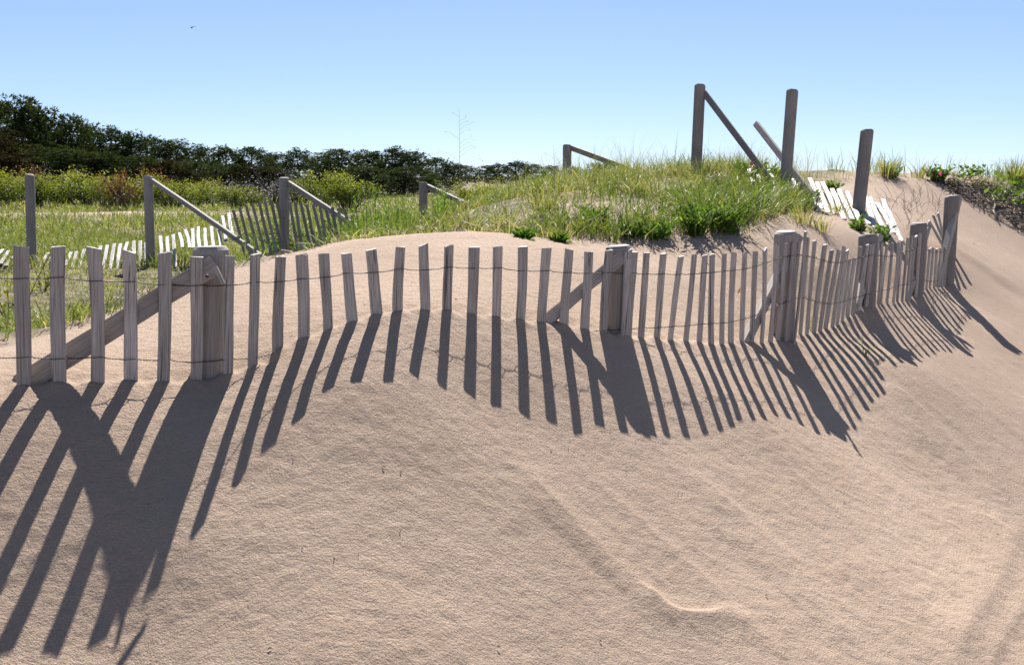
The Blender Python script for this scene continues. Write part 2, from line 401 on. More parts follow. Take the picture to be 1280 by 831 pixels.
def mat_plain(name, col, rough=.7, metal=0.0, var=.25, scale=20.0):
    m, nt, out = new_mat(name); L = nt.links.new
    tc = N(nt, 'ShaderNodeTexCoord'); n = N(nt, 'ShaderNodeTexNoise', i_Scale=scale, i_Detail=4.0); L(tc.outputs['Object'], n.inputs['Vector'])
    r = ramp(nt, n.outputs['Fac'], [(.3, tuple(c * (1 - var) for c in col)), (.7, tuple(min(1, c * (1 + var)) for c in col))])
    p = N(nt, 'ShaderNodeBsdfPrincipled'); p.inputs['Roughness'].default_value = rough; p.inputs['Metallic'].default_value = metal
    L(r.outputs[0], p.inputs['Base Color']); L(p.outputs[0], out.inputs[0])
    return m
M = {}
M['sand'] = mat_sand()
M['picket'] = mat_wood('weathered_picket', (.19, .171, .157), (.385, .355, .33), (.055, .047, .042))
M['post'] = mat_wood('weathered_post', (.18, .16, .145), (.275, .247, .225), (.09, .075, .065), 1.3, .7, .2, .2)
M['board'] = mat_wood('weathered_board', (.20, .172, .15), (.33, .29, .255), (.09, .075, .065), 1.2, .65, .3, .22)
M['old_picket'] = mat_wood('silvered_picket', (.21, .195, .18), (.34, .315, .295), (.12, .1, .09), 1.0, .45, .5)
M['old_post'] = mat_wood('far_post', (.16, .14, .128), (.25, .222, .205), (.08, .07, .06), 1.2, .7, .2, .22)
M['wire'] = mat_plain('rusty_wire', (.045, .034, .03), .6, .4)
M['bolt'] = mat_plain('zinc_bolt', (.30, .26, .21), .5, .5)
M['stem'] = mat_plain('stem', (.14, .11, .06), .7)
M['dead'] = mat_plain('dead_stem', (.30, .25, .19), .8)
M['bark'] = mat_plain('bark', (.07, .055, .045), .9)
M['grass'] = mat_leaf('beach_grass', [(0, (0.048, 0.088, 0.011)), (.35, (0.096, 0.136, 0.019)), (.6, (0.152, 0.176, 0.036)), (.8, (0.264, 0.232, 0.088)), (1, (0.400, 0.328, 0.192))], .45, .5, .22)
M['green'] = mat_leaf('green_leaf', [(0, (0.034, 0.072, 0.012)), (.5, (0.072, 0.136, 0.019)), (1, (0.145, 0.212, 0.034))], .5)
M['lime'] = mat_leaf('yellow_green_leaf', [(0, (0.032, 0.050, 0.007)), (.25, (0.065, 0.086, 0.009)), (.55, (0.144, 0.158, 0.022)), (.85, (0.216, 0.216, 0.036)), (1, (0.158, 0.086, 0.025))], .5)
M['rust'] = mat_leaf('rust_leaf', [(0, (0.045, 0.038, 0.015)), (.5, (0.112, 0.053, 0.022)), (1, (0.188, 0.083, 0.030))], .4)
M['needle'] = mat_leaf('pine_needle', [(0, (0.013, 0.022, 0.009)), (.5, (0.027, 0.040, 0.013)), (1, (0.054, 0.063, 0.019))], .3, .9, .02)
M['brown_needle'] = mat_leaf('brown_needle', [(0, (0.021, 0.018, 0.008)), (.6, (0.042, 0.034, 0.014)), (1, (0.066, 0.052, 0.021))], .2, .9, .02)
M['twig_grey'] = mat_plain('grey_twig', (.20, .185, .17), .8)
M['root'] = mat_plain('dark_root', (.085, .066, .05), .9)
M['pink'] = mat_leaf('pink_petal', [(0, (.60, .08, .22)), (1, (.78, .16, .34))], .4)
M['bird'] = mat_plain('bird_feather', (.06, .06, .065), .8)

# ------------------------------------------------------------------ object helpers
def tag(o, label=None, cat=None, group=None, kind=None):
    if label: o['label'] = label
    if cat: o['category'] = cat
    if group: o['group'] = group
    if kind: o['kind'] = kind
    return o
def link(name, me, mat, parent=None, mw=None):
    o = bpy.data.objects.new(name, me)
    COL.objects.link(o)
    if mat and me and not me.materials: me.materials.append(mat)
    if parent is not None:
        o.parent = parent
        o.matrix_parent_inverse = Matrix.Translation(-Vector(parent.location))
    if mw is not None: o.matrix_basis = mw
    return o
def thing(name, loc, label, cat, group=None):
    o = bpy.data.objects.new(name, None); COL.objects.link(o)
    o.empty_display_size = .1; o.location = Vector([float(v) for v in loc])
    return tag(o, label, cat, group)
def copy_tree(src, loc, rz=0.0, sc=1.0):
    r = src.copy(); COL.objects.link(r); r.location = loc; r.rotation_euler = (0, 0, rz)
    r.scale = sc if hasattr(sc, '__len__') else (sc, sc, sc)
    for ch in list(src.children):
        c = ch.copy(); COL.objects.link(c); c.parent = r
        for g in list(ch.children):
            d = g.copy(); COL.objects.link(d); d.parent = c
    return r
class MB:
    def __init__(s): s.v = []; s.f = []; s.t = []
    def tube(s, pts, rad, n=5, tint=.5, cap=True):
        pts = [Vector(p) for p in pts]; i0 = len(s.v); k = len(pts)
        rads = rad if hasattr(rad, '__len__') else [rad] * k
        up = Vector((.31, .23, .92)).normalized()
        for i, p in enumerate(pts):
            d = (pts[min(i + 1, k - 1)] - pts[max(i - 1, 0)])
            if d.length < 1e-9: d = Vector((0, 0, 1))
            d.normalize(); a = d.cross(up)
            if a.length < .05: a = d.cross(Vector((1, 0, 0)))
            a.normalize(); b = d.cross(a)
            for j in range(n):
                q = 2 * math.pi * j / n
                s.v.append(tuple(p + (a * math.cos(q) + b * math.sin(q)) * rads[i])); s.t.append(tint)
        for i in range(k - 1):
            for j in range(n):
                s.f.append((i0 + i * n + j, i0 + i * n + (j + 1) % n, i0 + (i + 1) * n + (j + 1) % n, i0 + (i + 1) * n + j))
        if cap:
            s.f.append(tuple(i0 + j for j in range(n))[::-1]); s.f.append(tuple(i0 + (k - 1) * n + j for j in range(n)))
    def leaf(s, base, d, ln, w, nrm=None, tint=.5, fold=.15):
        base = Vector(base); d = Vector(d).normalized()
        a = d.cross(Vector(nrm) if nrm is not None else Vector((random.uniform(-1, 1), random.uniform(-1, 1), random.uniform(-.2, 1))))
        if a.length < .01: a = d.cross(Vector((1, .3, 0)))
        a.normalize(); u = a.cross(d); i0 = len(s.v)
        m = base + d * ln * .45 - u * fold * ln * .3
        s.v += [tuple(base), tuple(m + a * w * .5), tuple(base + d * ln - u * fold * ln), tuple(m - a * w * .5)]; s.t += [tint] * 4
        s.f.append((i0, i0 + 1, i0 + 2, i0 + 3))
    def mesh(s, name, sm=False):
        me = bpy.data.meshes.new(name); me.from_pydata(s.v, [], s.f)
        at_ = me.attributes.new('tint', 'FLOAT', 'POINT'); at_.data.foreach_set('value', np.array(s.t, np.float32))
        if sm: smooth(me)
        me.update(); return me

# ------------------------------------------------------------------ the ground sheet
idx = (np.arange(ny - 1)[:, None] * nx + np.arange(nx - 1)[None]).ravel()
gme = mesh_np('sand_ground', np.stack([MX, MY, MZ], -1).reshape(-1, 3), np.stack([idx, idx + 1, idx + nx + 1, idx + nx], 1))
smooth(gme)
def thatch_mask(x, y):
    e = y - veg_edge(x)
    nz = fbm(x * 1.6, y * 1.6, 61, 3)
    m = sstep(.0, .7, e + .35 * nz)
    hump = sstep(-1.6, -.6, x) * sstep(9.5, 8.0, y)
    m = m * (1 - hump * .75 * sstep(-.25, .45, nz))
    patch = sstep(.0, 1.0, 1 - np.abs((y - 24) / 3.0) - .12 * np.abs(x + 10) / 2 + .3 * nz)   # bare patch in front of the far shrubs
    return np.clip(m - patch, 0, 1)
a1 = gme.attributes.new('thatch', 'FLOAT', 'POINT'); a1.data.foreach_set('value', thatch_mask(MX, MY).astype(np.float32).ravel())
sm_ = sstep(-.1, .9, MX + .35 * (3.2 - MY) + .35 * fbm(MX * 1.3, MY * 1.3, 91, 2)) * sstep(4.4, 3.4, MY + .0 * MX)
a2 = gme.attributes.new('smoothed', 'FLOAT', 'POINT'); a2.data.foreach_set('value', (sm_ * .75).astype(np.float32).ravel())
g = link('sand_ground', gme, M['sand']); g['kind'] = 'structure'

# ------------------------------------------------------------------ wooden pieces
def frame_mat(o, zdir, xdir):
    z = Vector(zdir).normalized(); x = Vector(xdir); x = (x - z * x.dot(z)).normalized(); y = z.cross(x)
    m = Matrix((x, y, z)).transposed().to_4x4(); m.translation = Vector(o); return m
def picket_mesh(L, w, th, below, seg=5, bend=None, chip=True):
    """a split lath: eight-sided section, slight bow, uneven saw cut at the top"""
    v = []; f = []
    c = min(.0025, th * .25)
    sec = [(-w / 2 + c, -th / 2), (w / 2 - c, -th / 2), (w / 2, -th / 2 + c), (w / 2, th / 2 - c), (w / 2 - c, th / 2), (-w / 2 + c, th / 2), (-w / 2, th / 2 - c), (-w / 2, -th / 2 + c)]
    bx = random.gauss(0, .004) if bend is None else bend; by = random.gauss(0, .004); ph = random.uniform(0, 6)
    tl = random.gauss(0, .0035) if chip else 0
    for k in range(seg + 1):
        u = k / seg; z = -below + u * (L + below)
        ox = bx * math.sin(u * 3.1 + .2) + .0012 * math.sin(9 * u + ph); oy = by * math.sin(u * 3.1)
        ws = 1 + .05 * math.sin(5 * u + ph) + (random.gauss(0, .012))
        for (x, y) in sec:
            zz = z + (tl * x / (w / 2) + random.gauss(0, .0012) if k == seg and chip else 0)
            v.append((x * ws + ox, y + oy, zz))
    for k in range(seg):
        for j in range(8):
            f.append((k * 8 + j, k * 8 + (j + 1) % 8, (k + 1) * 8 + (j + 1) % 8, (k + 1) * 8 + j))
    f.append(tuple(range(8))[::-1]); f.append(tuple(seg * 8 + j for j in range(8)))
    me = bpy.data.meshes.new('picket'); me.from_pydata(v, [], f); me.update(); return me
def post_mesh(L, r, below, n=28, cham=.010):
    v = []; f = []
    rings = [(-below, 1.0), (L * .3, 1.005), (L * .65, .995), (L - cham * 2.2, 1.0), (L - cham, .965), (L, .80)]
    ph = random.uniform(0, 6)
    for (z, k) in rings:
        for j in range(n):
            a = 2 * math.pi * j / n
            rr = r * k * (1 + .018 * math.sin(2 * a + ph) + .006 * math.sin(3 * a + 2 * ph))
            v.append((rr * math.cos(a), rr * math.sin(a), z + (.003 * math.sin(a + ph) if z > L * .9 else 0)))
    for k in range(len(rings) - 1):
        for j in range(n):
            f.append((k * n + j, k * n + (j + 1) % n, (k + 1) * n + (j + 1) % n, (k + 1) * n + j))
    v.append((0, 0, L + .003)); c = len(v) - 1; k = len(rings) - 1
    for j in range(n): f.append((k * n + j, k * n + (j + 1) % n, c))
    me = bpy.data.meshes.new('post'); me.from_pydata(v, [], f)
    me.polygons.foreach_set('use_smooth', np.array([i < (len(rings) - 3) * n for i in range(len(f))], bool)); me.update(); return me
def put_post(parent, top, base, r, below=.35, mat=None):
    T = Vector(top); B = Vector(base); L = (T - B).length
    return link('post', post_mesh(L, r, below), mat or M['post'], parent, frame_mat(B, T - B, (1, 0, 0)))
def put_board(parent, a, b, w, th, side, mat=None, over=0.0):
    """a board from a to b; its wide face is turned by the direction side"""
    A = Vector(a); B = Vector(b); L = (B - A).length
    return link('brace', picket_mesh(L + over, w, th, 0, 4, bend=.002), mat or M['board'], parent, frame_mat(A, B - A, side))

# ------------------------------------------------------------------ the near fence
def tangent(px):
    a = at(px - 14, 380, fence_depth(px - 14)); b = at(px + 14, 380, fence_depth(px + 14))
    return Vector((b[0] - a[0], b[1] - a[1], 0)).normalized()
fence = thing('sand_fence', at(620, 397, fence_depth(620)), 'weathered grey wooden sand fence with wire running across the foreground dune', 'fence')
TH = .0115
cross = []
for i, (tx, ty, bx, by) in enumerate(PICK):
    D = fence_depth(bx); B = at(bx, by, D); T = at(tx, ty, D + random.uniform(-.012, .012))
    w = {0: .038, 1: .0385, 2: .037, 3: .0375}.get(i, random.uniform(.0325, .038))
    if i == 7: w = .03
    if 26 <= i <= 36: w = random.uniform(.028, .033)
    if i > 36: w = random.uniform(.027, .034)
    tg = tangent(bx); rot = Matrix.Rotation(random.gauss(0, .10), 3, 'Z') @ tg
    L = (Vector(T) - Vector(B)).length
    link('picket', picket_mesh(L, w, TH * random.uniform(.8, 1.2), .16, 6), M['picket'], fence, frame_mat(B, Vector(T) - Vector(B), rot))
    cross.append((Vector(B), Vector(T), tg))
# a broken thin lath leaning beside the third post and four laths fallen behind the last one
for (tx, ty, bx, by, D, w) in [(1007, 289, 993, 420, 4.28, .014), (1161, 276, 1181, 312, 6.75, .033), (1166.5, 270, 1184, 312, 6.8, .033), (1172.5, 266, 1183, 305, 6.85, .03), (1180, 265, 1185, 296, 6.9, .03)]:
    B = Vector(at(bx, by, D)); T = Vector(at(tx, ty, D))
    link('picket', picket_mesh((T - B).length, w, .011, .12), M['picket'], fence, frame_mat(B, T - B, tangent(min(bx, 1150))))
POSTS = [(264, 306.5, 264, 482, .062, .053), (773.5, 305.5, 771, 412, .068, .051), (982.5, 287.5, 978, 424, .075, .055), (1085.5, 291.5, 1082, 385, .075, .051), (1148.5, 277, 1143, 371, .075, .05), (1190, 243, 1183, 358, .06, .047)]
post_objs = []
for (tx, ty, bx, by, off, r) in POSTS:
    D = fence_depth(bx) + off
    po = put_post(fence, at(tx, ty + 1.5, D), at(bx, by - 3, D), r)
    post_objs.append(po)
def brace(a, b, da, db, w, th, side, post):
    return put_board(fence, at(a[0], a[1], fence_depth(a[0]) + da), at(b[0], b[1], fence_depth(min(b[0], 1188)) + db), w, th, side)
brace_obj = brace((26, 482), (269.5, 330.5), .045, -.004, .061, .02, (-.52, .0, .85), 0)
brace((682, 402), (784, 316), .045, .010, .048, .03, (-.4, .25, .85), 1)
brace((929, 430), (997, 297), .05, .02, .036, .05, (.8, .5, .1), 2)
brace((1066, 392), (1098.5, 295), .05, .02, .036, .045, (.8, .5, .1), 3)
brace((1131, 379), (1159, 282), .05, .02, .036, .045, (.8, .5, .1), 4)
brace((1170, 358), (1198, 246), .05, .01, .036, .045, (.8, .5, .1), 5)
def sub(o, part):
    o.parent = part; o.matrix_parent_inverse = part.matrix_basis.inverted(); return o
# carriage bolt and nut in the end of the first brace, nut on the second post
mb = MB(); mb.tube([at(269, 334, 2.625), at(279.5, 355, 2.612)], [.0075, .006], 8); sub(link('bolt', mb.mesh('bolt'), M['bolt']), brace_obj)
mb = MB(); mb.tube([at(259, 345, 2.66), at(259, 345.4, 2.62)], [.006, .005], 7); sub(link('bolt', mb.mesh('bolt'), M['wire']), brace_obj)
mb = MB(); mb.tube([at(759.5, 311, 3.56), at(759.3, 311.3, 3.50)], [.007, .006], 7); sub(link('bolt', mb.mesh('bolt'), M['wire']), post_objs[1])
WIRE_U = [(-60, 346), (0, 346.5), (27, 347), (75, 346), (118, 350), (161, 351), (206, 355), (245, 356), (287, 357), (318, 352), (349, 352), (378, 348), (408, 346), (437, 341), (469, 340), (500, 336), (530, 337), (561, 334), (593, 335), (622, 335), (652, 338), (681, 338), (708, 341), (760, 341), (806, 342), (848, 343), (866, 342), (885, 340), (905, 339), (931, 336), (944, 333), (956, 329), (985, 320), (997, 318), (1013, 320), (1028, 325), (1042, 329), (1055, 327), (1075, 322), (1092, 318), (1110, 321), (1125, 317), (1140, 312), (1152, 304), (1165, 316), (1178, 314), (1190, 311)]
WIRE_L = [(-60, 447), (0, 447), (29, 447), (75, 448), (119, 446), (162, 449), (206, 449), (245, 453), (284, 449), (317, 447), (350, 440), (365, 436), (400, 436), (450, 425), (560, 412), (640, 414), (705, 416), (731, 413), (755, 412.5), (778, 412), (800, 410), (839, 408), (875, 405), (915, 402), (928, 399), (942, 394), (950, 391), (965, 385), (982, 377), (997, 371), (1013, 374), (1025, 378), (1040, 379), (1052, 377), (1075, 370), (1092, 365), (1108, 362), (1122, 357), (1135, 355), (1150, 345), (1160, 352), (1175, 350), (1190, 347)]
for W in (WIRE_U, WIRE_L):
    wx = [p[0] for p in W]; wy = [p[1] for p in W]
    hits = []
    for (B, T, tg) in cross:
        best = None
        for k in range(0, 101):
            u = -.15 + k * .0115; P = B + (T - B) * u; q = project(P)
            e = abs(q[1] - np.interp(q[0], wx, wy))
            if best is None or e < best[0]: best = (e, P)
        hits.append((best[1], tg))
    hits.sort(key=lambda h: project(h[0])[0])
    sa = []; sb = []
    for i, (P, tg) in enumerate(hits):
        nrm = Vector((tg.y, -tg.x, 0)); o = TH / 2 + .0022
        for dx in (-.019, .019):
            sa.append(P + nrm * o + tg * dx); sb.append(P - nrm * o + tg * dx)
        if i + 1 < len(hits):
            Q = hits[i + 1][0]
            if (Q - P).length > .05:
                for u in (.32, .41, .5, .59, .68):
                    C = P + (Q - P) * u + Vector((0, 0, -.002 * math.sin(u * math.pi))); an = u * 36
                    dv = (nrm * math.cos(an) + Vector((0, 0, 1)) * math.sin(an)) * .0013
                    sa.append(C + dv); sb.append(C - dv)
    mb = MB(); mb.tube(sa, .0011, 5); mb.tube(sb, .0011, 5)
    link('wire', mb.mesh('wire', True), M['wire'], fence)
# a dry leaf caught on the wire
mb = MB(); mb.leaf(at(922, 368, 3.97), (.35, 0, .9), .035, .011, (0, -1, .2), .9); link('caught_leaf', mb.mesh('caught_leaf'), M['lime'], fence)

# ------------------------------------------------------------------ fences behind
back = thing('sand_fence', at(186, 335, 9.8), 'half fallen picket fence with sunlit white laths at left behind the dune', 'fence')
def zoomA(u, v): return (u / 5.73, 200 + v / 5.73)
def zoomB(u, v): return (240 + u / 5.82, 220 + v / 5.82)
whiteA = [(-60, 655, -110, 725), (20, 640, -30, 690), (60, 650, 10, 728), (85, 690, 45, 748), (345, 665, 285, 757), (370, 690, 330, 745), (510, 660, 472, 742), (548, 655, 518, 757), (604, 640, 566, 757), (664, 628, 640, 755), (722, 615, 700, 760), (768, 610, 738, 762), (818, 600, 788, 772), (862, 600, 844, 768), (910, 590, 892, 700), (957, 580, 960, 752), (1003, 580, 1005, 782), (1046, 590, 1048, 780), (1148, 545, 1155, 690), (1197, 550, 1205, 700), (1240, 535, 1252, 745)]
whiteB = [(-93, 413, -75, 500), (-47, 393, -23, 500), (5, 385, 8, 500), (45, 370, 55, 495), (93, 380, 103, 500), (140, 368, 156, 500), (180, 335, 205, 480), (222, 290, 240, 440), (265, 270, 295, 430)]
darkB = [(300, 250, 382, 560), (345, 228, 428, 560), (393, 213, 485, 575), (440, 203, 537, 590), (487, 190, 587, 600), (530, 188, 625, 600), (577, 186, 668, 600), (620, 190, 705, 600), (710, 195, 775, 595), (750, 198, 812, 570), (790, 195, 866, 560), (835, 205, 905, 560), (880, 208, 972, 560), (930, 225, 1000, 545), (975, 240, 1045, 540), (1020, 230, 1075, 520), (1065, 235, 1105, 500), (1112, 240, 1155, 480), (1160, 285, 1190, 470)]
bh = []
def back_depth(px): return float(np.interp(px, [-30, 40, 186, 290, 354, 440], [10.2, 10.1, 9.75, 9.5, 9.3, 8.9]))
def back_picket(u, dlean, wid=.038, mat='old_picket'):
    (tx, ty), (bx, by) = u
    D = back_depth(bx); B = Vector(at(bx, by, D)); T = Vector(at(tx, ty, D + dlean))
    d = T - B
    link('picket', picket_mesh(d.length, wid, .011, .12, 4), M[mat], back, frame_mat(B, d, (1, -.12, 0)))
    bh.append((B, T))
for (a, b, c, d) in whiteA: back_picket((zoomA(a, b), zoomA(c, d)), random.uniform(.60, .74), .036)
for (a, b, c, d) in whiteB: back_picket((zoomB(a, b), zoomB(c, d)), random.uniform(.48, .6), .034)
for (a, b, c, d) in darkB: back_picket((zoomB(a, b), zoomB(c, d)), random.uniform(-.02, .05), .030, 'old_post')  # darker post wood puts the shade of these backlit laths into their colour
for fr in (.3, .72):
    mb = MB(); pts = []
    for (B, T) in bh: pts.append(B + (T - B) * fr)
    pts.sort(key=lambda p: p.x)
    mb.tube(pts, .0016, 4); link('wire', mb.mesh('wire'), M['wire'], back)
for (tx, ty, bx, by, D, r) in [(37, 218, 40, 325, 10.4, .050), (185, 220, 188.5, 334, 9.85, .049), (355, 222, 355.5, 327, 9.4, .049)]:
    p_ = at(bx, by, D)
    put_post(back, at(tx, ty, D), p_, r, .5, M['old_post'])
put_board(back, at(190, 226, 9.83), at(334, 326, 9.3), .034, .05, (.3, .9, .2), M['old_post'], .3)
put_board(back, at(360.5, 229, 9.38), at(452, 288, 9.0), .034, .05, (.3, .9, .2), M['old_post'], .5)

def lone_post(label, top, base, D, r, bra=None, below=.6, name='fence_post'):
    B = at(base[0], base[1], D)
    t = thing(name, B, label, 'post')
    put_post(t, at(top[0], top[1], D), B, r, below, M['old_post'])
    if bra:
        put_board(t, at(bra[0], bra[1], D + bra[4]), at(bra[2], bra[3], D + bra[5]), .036, .052, (.3, .9, .2), M['old_post'], .3)
    return t
lone_post('short grey post with sloping brace standing in tall green weeds', (529, 228), (529, 296), 10.6, .0475, (534, 233, 600, 263, .0, -.4))
lone_post('grey post topping the grassy hump with low brace to its right', (709, 181), (708.5, 226), 9.7, .0465, (714, 185, 800, 217, .0, -.3))
lone_post('tall grey post on the crest with long brace descending rightwards', (875, 105.5), (870, 212), 8.6, .0505, (880, 116, 978, 246, .0, -.7))
lone_post('tall leaning grey post crossed by a loose slanting board behind it', (990.5, 112), (980, 252), 7.75, .0485, (945, 155, 1034, 270, .85, -.6))
lone_post('solitary leaning grey post rising beside the fallen white laths', (1084, 162), (1071.5, 278), 7.15, .0475)

fallen = thing('sand_fence', ground(1060, 270), 'collapsed picket fence lying sunlit and white on the slope below the crest', 'fence')
def zoomC(u, v): return (920 + u / 3.777, 90 + v / 3.777)
fp = []
for (a, b, c, d) in [(60, 505, 90, 560), (95, 505, 130, 560), (150, 512, 205, 590), (195, 515, 240, 600), (232, 520, 280, 620), (265, 530, 322, 640), (303, 540, 385, 655), (345, 552, 400, 640), (380, 560, 432, 660), (405, 560, 467, 668), (445, 570, 507, 692), (478, 570, 548, 695), (517, 585, 590, 715), (565, 600, 625, 715), (612, 615, 655, 730), (630, 615, 692, 735), (665, 638, 737, 757), (690, 648, 762, 765), (715, 690, 775, 790)]:
    t_ = ground(*zoomC(a, b)); b_ = ground(*zoomC(c, d))
    B = Vector(b_) + Vector((0, 0, .004)); T = Vector(t_) + Vector((0, 0, random.uniform(.03, .09)))
    dd = T - B; L = min(max(dd.length, .4), 1.1)
    link('picket', picket_mesh(L, .036, .011, .05, 4), M['old_picket'], fallen, frame_mat(B, dd, (1, random.gauss(.35, .08), .15)))
    fp.append((B, B + dd.normalized() * L))
for fr in (.25, .7):
    mb = MB(); mb.tube([B + (T - B) * fr + Vector((0, 0, .008)) for (B, T) in fp], .0015, 4); link('wire', mb.mesh('wire'), M['wire'], fallen)

# ------------------------------------------------------------------ grass (nobody could count it)
def blades(P, H, W, bend, az=None, tint=None, face=None):
    """P (n,3) roots, H heights, W widths, bend 0..1 -> verts, tris, tints"""
    n = len(P); az = rng.uniform(0, 2 * np.pi, n) if az is None else az
    face = rng.uniform(0, np.pi, n) if face is None else face
    d = np.stack([np.cos(az), np.sin(az), np.zeros(n)], 1); s = np.stack([np.cos(face), np.sin(face), np.zeros(n)], 1)
    V = np.empty((n, 7, 3), np.float32)
    for k, (u, ws) in enumerate([(0, .8), (.38, 1.0), (.74, .62)]):
        c = P + d * (bend * H * u * u)[:, None]; c[:, 2] += H * (u - .42 * bend * u * u)
        V[:, 2 * k] = c - s * (W * ws / 2)[:, None]; V[:, 2 * k + 1] = c + s * (W * ws / 2)[:, None]
    c = P + d * (bend * H)[:, None]; c[:, 2] += H * (1 - .42 * bend - .12 * bend ** 2); V[:, 6] = c
    F = np.array([[0, 1, 3], [0, 3, 2], [2, 3, 5], [2, 5, 4], [4, 5, 6]])
    Fi = (np.arange(n)[:, None, None] * 7 + F[None]).reshape(-1, 3)
    t = np.repeat((rng.uniform(.1, .75, n) if tint is None else tint), 7)
    return V.reshape(-1, 3), Fi, t
def grass_obj(name, sets, mat, label, cat):
    V = []; Fs = []; T = []; o = 0
    for (v, f, t) in sets:
        V.append(v); Fs.append(f + o); T.append(t); o += len(v)
    me = mesh_np(name, np.concatenate(V), np.concatenate(Fs))
    a = me.attributes.new('tint', 'FLOAT', 'POINT'); a.data.foreach_set('value', np.concatenate(T).astype(np.float32))
    return tag(link(name, me, mat), label, cat, kind='stuff')
def surf(x, y):
    return base_z(x, y) + relief(x, y)
def tufts(n, xr, yr, per, hr, wr, keep, spread=.06, bend=(.15, .8), tint=(.1, .75), dead=.15):
    cx = rng.uniform(*xr, n); cy = rng.uniform(*yr, n)
    k = rng.uniform(0, 1, n) < keep(cx, cy); cx, cy = cx[k], cy[k]
    m = rng.integers(per[0], per[1] + 1, len(cx))
    i = np.repeat(np.arange(len(cx)), m)
    sz = rng.uniform(.6, 1.15, len(cx)) * (1 + .25 * fbm(cx * .8, cy * .8, 71, 2)); ti = rng.uniform(*tint, len(cx))
    x = cx[i] + rng.normal(0, spread, len(i)); y = cy[i] + rng.normal(0, spread, len(i))
    H = rng.uniform(*hr, len(i)) * sz[i]
    az = np.arctan2(y - cy[i], x - cx[i]) + rng.normal(0, .7, len(i))
    b = rng.uniform(*bend, len(i))
    t = np.clip(ti[i] + rng.normal(0, .10, len(i)), 0, .8)
    dd = rng.uniform(0, 1, len(i)) < dead; t = np.where(dd, rng.uniform(.8, 1.0, len(i)), t); b = np.where(dd, np.minimum(1.2, b + .4), b); H = np.where(dd, H * .8, H)
    P = np.stack([x, y, surf(x, y) - .01], 1)
    return blades(P, H, rng.uniform(*wr, len(i)), b, az, t)
def hump_keep(x, y):
    e = y - veg_edge(x); nz = fbm(x * 1.7, y * 1.7, 61, 3)
    crest = sstep(7.2, 8.4, y)
    return np.where(e > .03, np.clip(.06 + 1.0 * nz + .65 * crest + .45 * sstep(1.2, 2.6, x), .03, 1), 0) * np.where(x < 2.35, 1, .0) * (1 - .5 * sstep(1.2, .6, x) * sstep(7.7, 6.9, y))
sets = [tufts(2000, (-1.7, 2.6), (4.8, 9.6), (12, 24), (.10, .27), (.0032, .006), hump_keep, .055, (.15, 1.0), (.05, .68), .28),
        tufts(650, (-.6, 2.6), (7.6, 9.6), (8, 16), (.16, .34), (.003, .005), hump_keep, .07, (.2, .9), (.25, .75), .35),
        tufts(330, (.5, 2.3), (5.4, 7.4), (22, 36), (.12, .25), (.005, .009), lambda x, y: hump_keep(x, y) * sstep(.5, 1.2, x), .05, (.2, .8), (.0, .3), .05)]
def edge_keep(x, y):
    return np.exp(-((y - veg_edge(x) - .35) / .3) ** 2) * np.clip(.55 + .9 * fbm(x * 2.1, y * 2.1, 81, 2), .05, 1) * (y > veg_edge(x) + .03)
sets += [tufts(330, (-.2, 3.2), (8.0, 9.4), (3, 7), (.26, .52), (.0022, .0038), lambda x, y: np.clip(.5 + fbm(x * 1.2, y, 83, 2), .1, 1), .06, (.1, .75), (.35, .78), .35),
         tufts(1500, (.15, 2.35), (5.0, 7.6), (14, 26), (.10, .22), (.004, .007), edge_keep, .045, (.2, .9), (.1, .65), .2),
         tufts(500, (-1.2, .3), (4.7, 6.4), (8, 16), (.06, .15), (.0035, .006), edge_keep, .04, (.2, .9), (.2, .7), .35),
         tufts(120, (1.1, 2.2), (5.6, 7.4), (22, 36), (.16, .3), (.0035, .0065), lambda x, y: (y > veg_edge(x) + .1) * 1.0, .06, (.3, 1.0), (.1, .6), .22)]
grass_obj('beach_grass', sets, M['grass'], 'beach grass with dry tips covering the dune hump behind the fence', 'grass')
# right crest: thin tall blades against the sky
def crest_keep(x, y): return np.clip(.45 + .9 * fbm(x * 1.3, y * 1.3, 66, 2), .05, 1)
sets = [tufts(620, (1.9, 6.2), (8.7, 9.7), (6, 16), (.10, .30), (.003, .006), crest_keep, .06, (.1, .7), (.1, .6), .25),
        tufts(60, (4.85, 6.4), (8.6, 9.6), (20, 34), (.2, .4), (.004, .007), lambda x, y: np.ones_like(x), .07, (.1, .6), (.05, .5), .15)]
grass_obj('beach_grass', sets, M['grass'], 'thin line of grass along the right dune crest against the sky', 'grass')
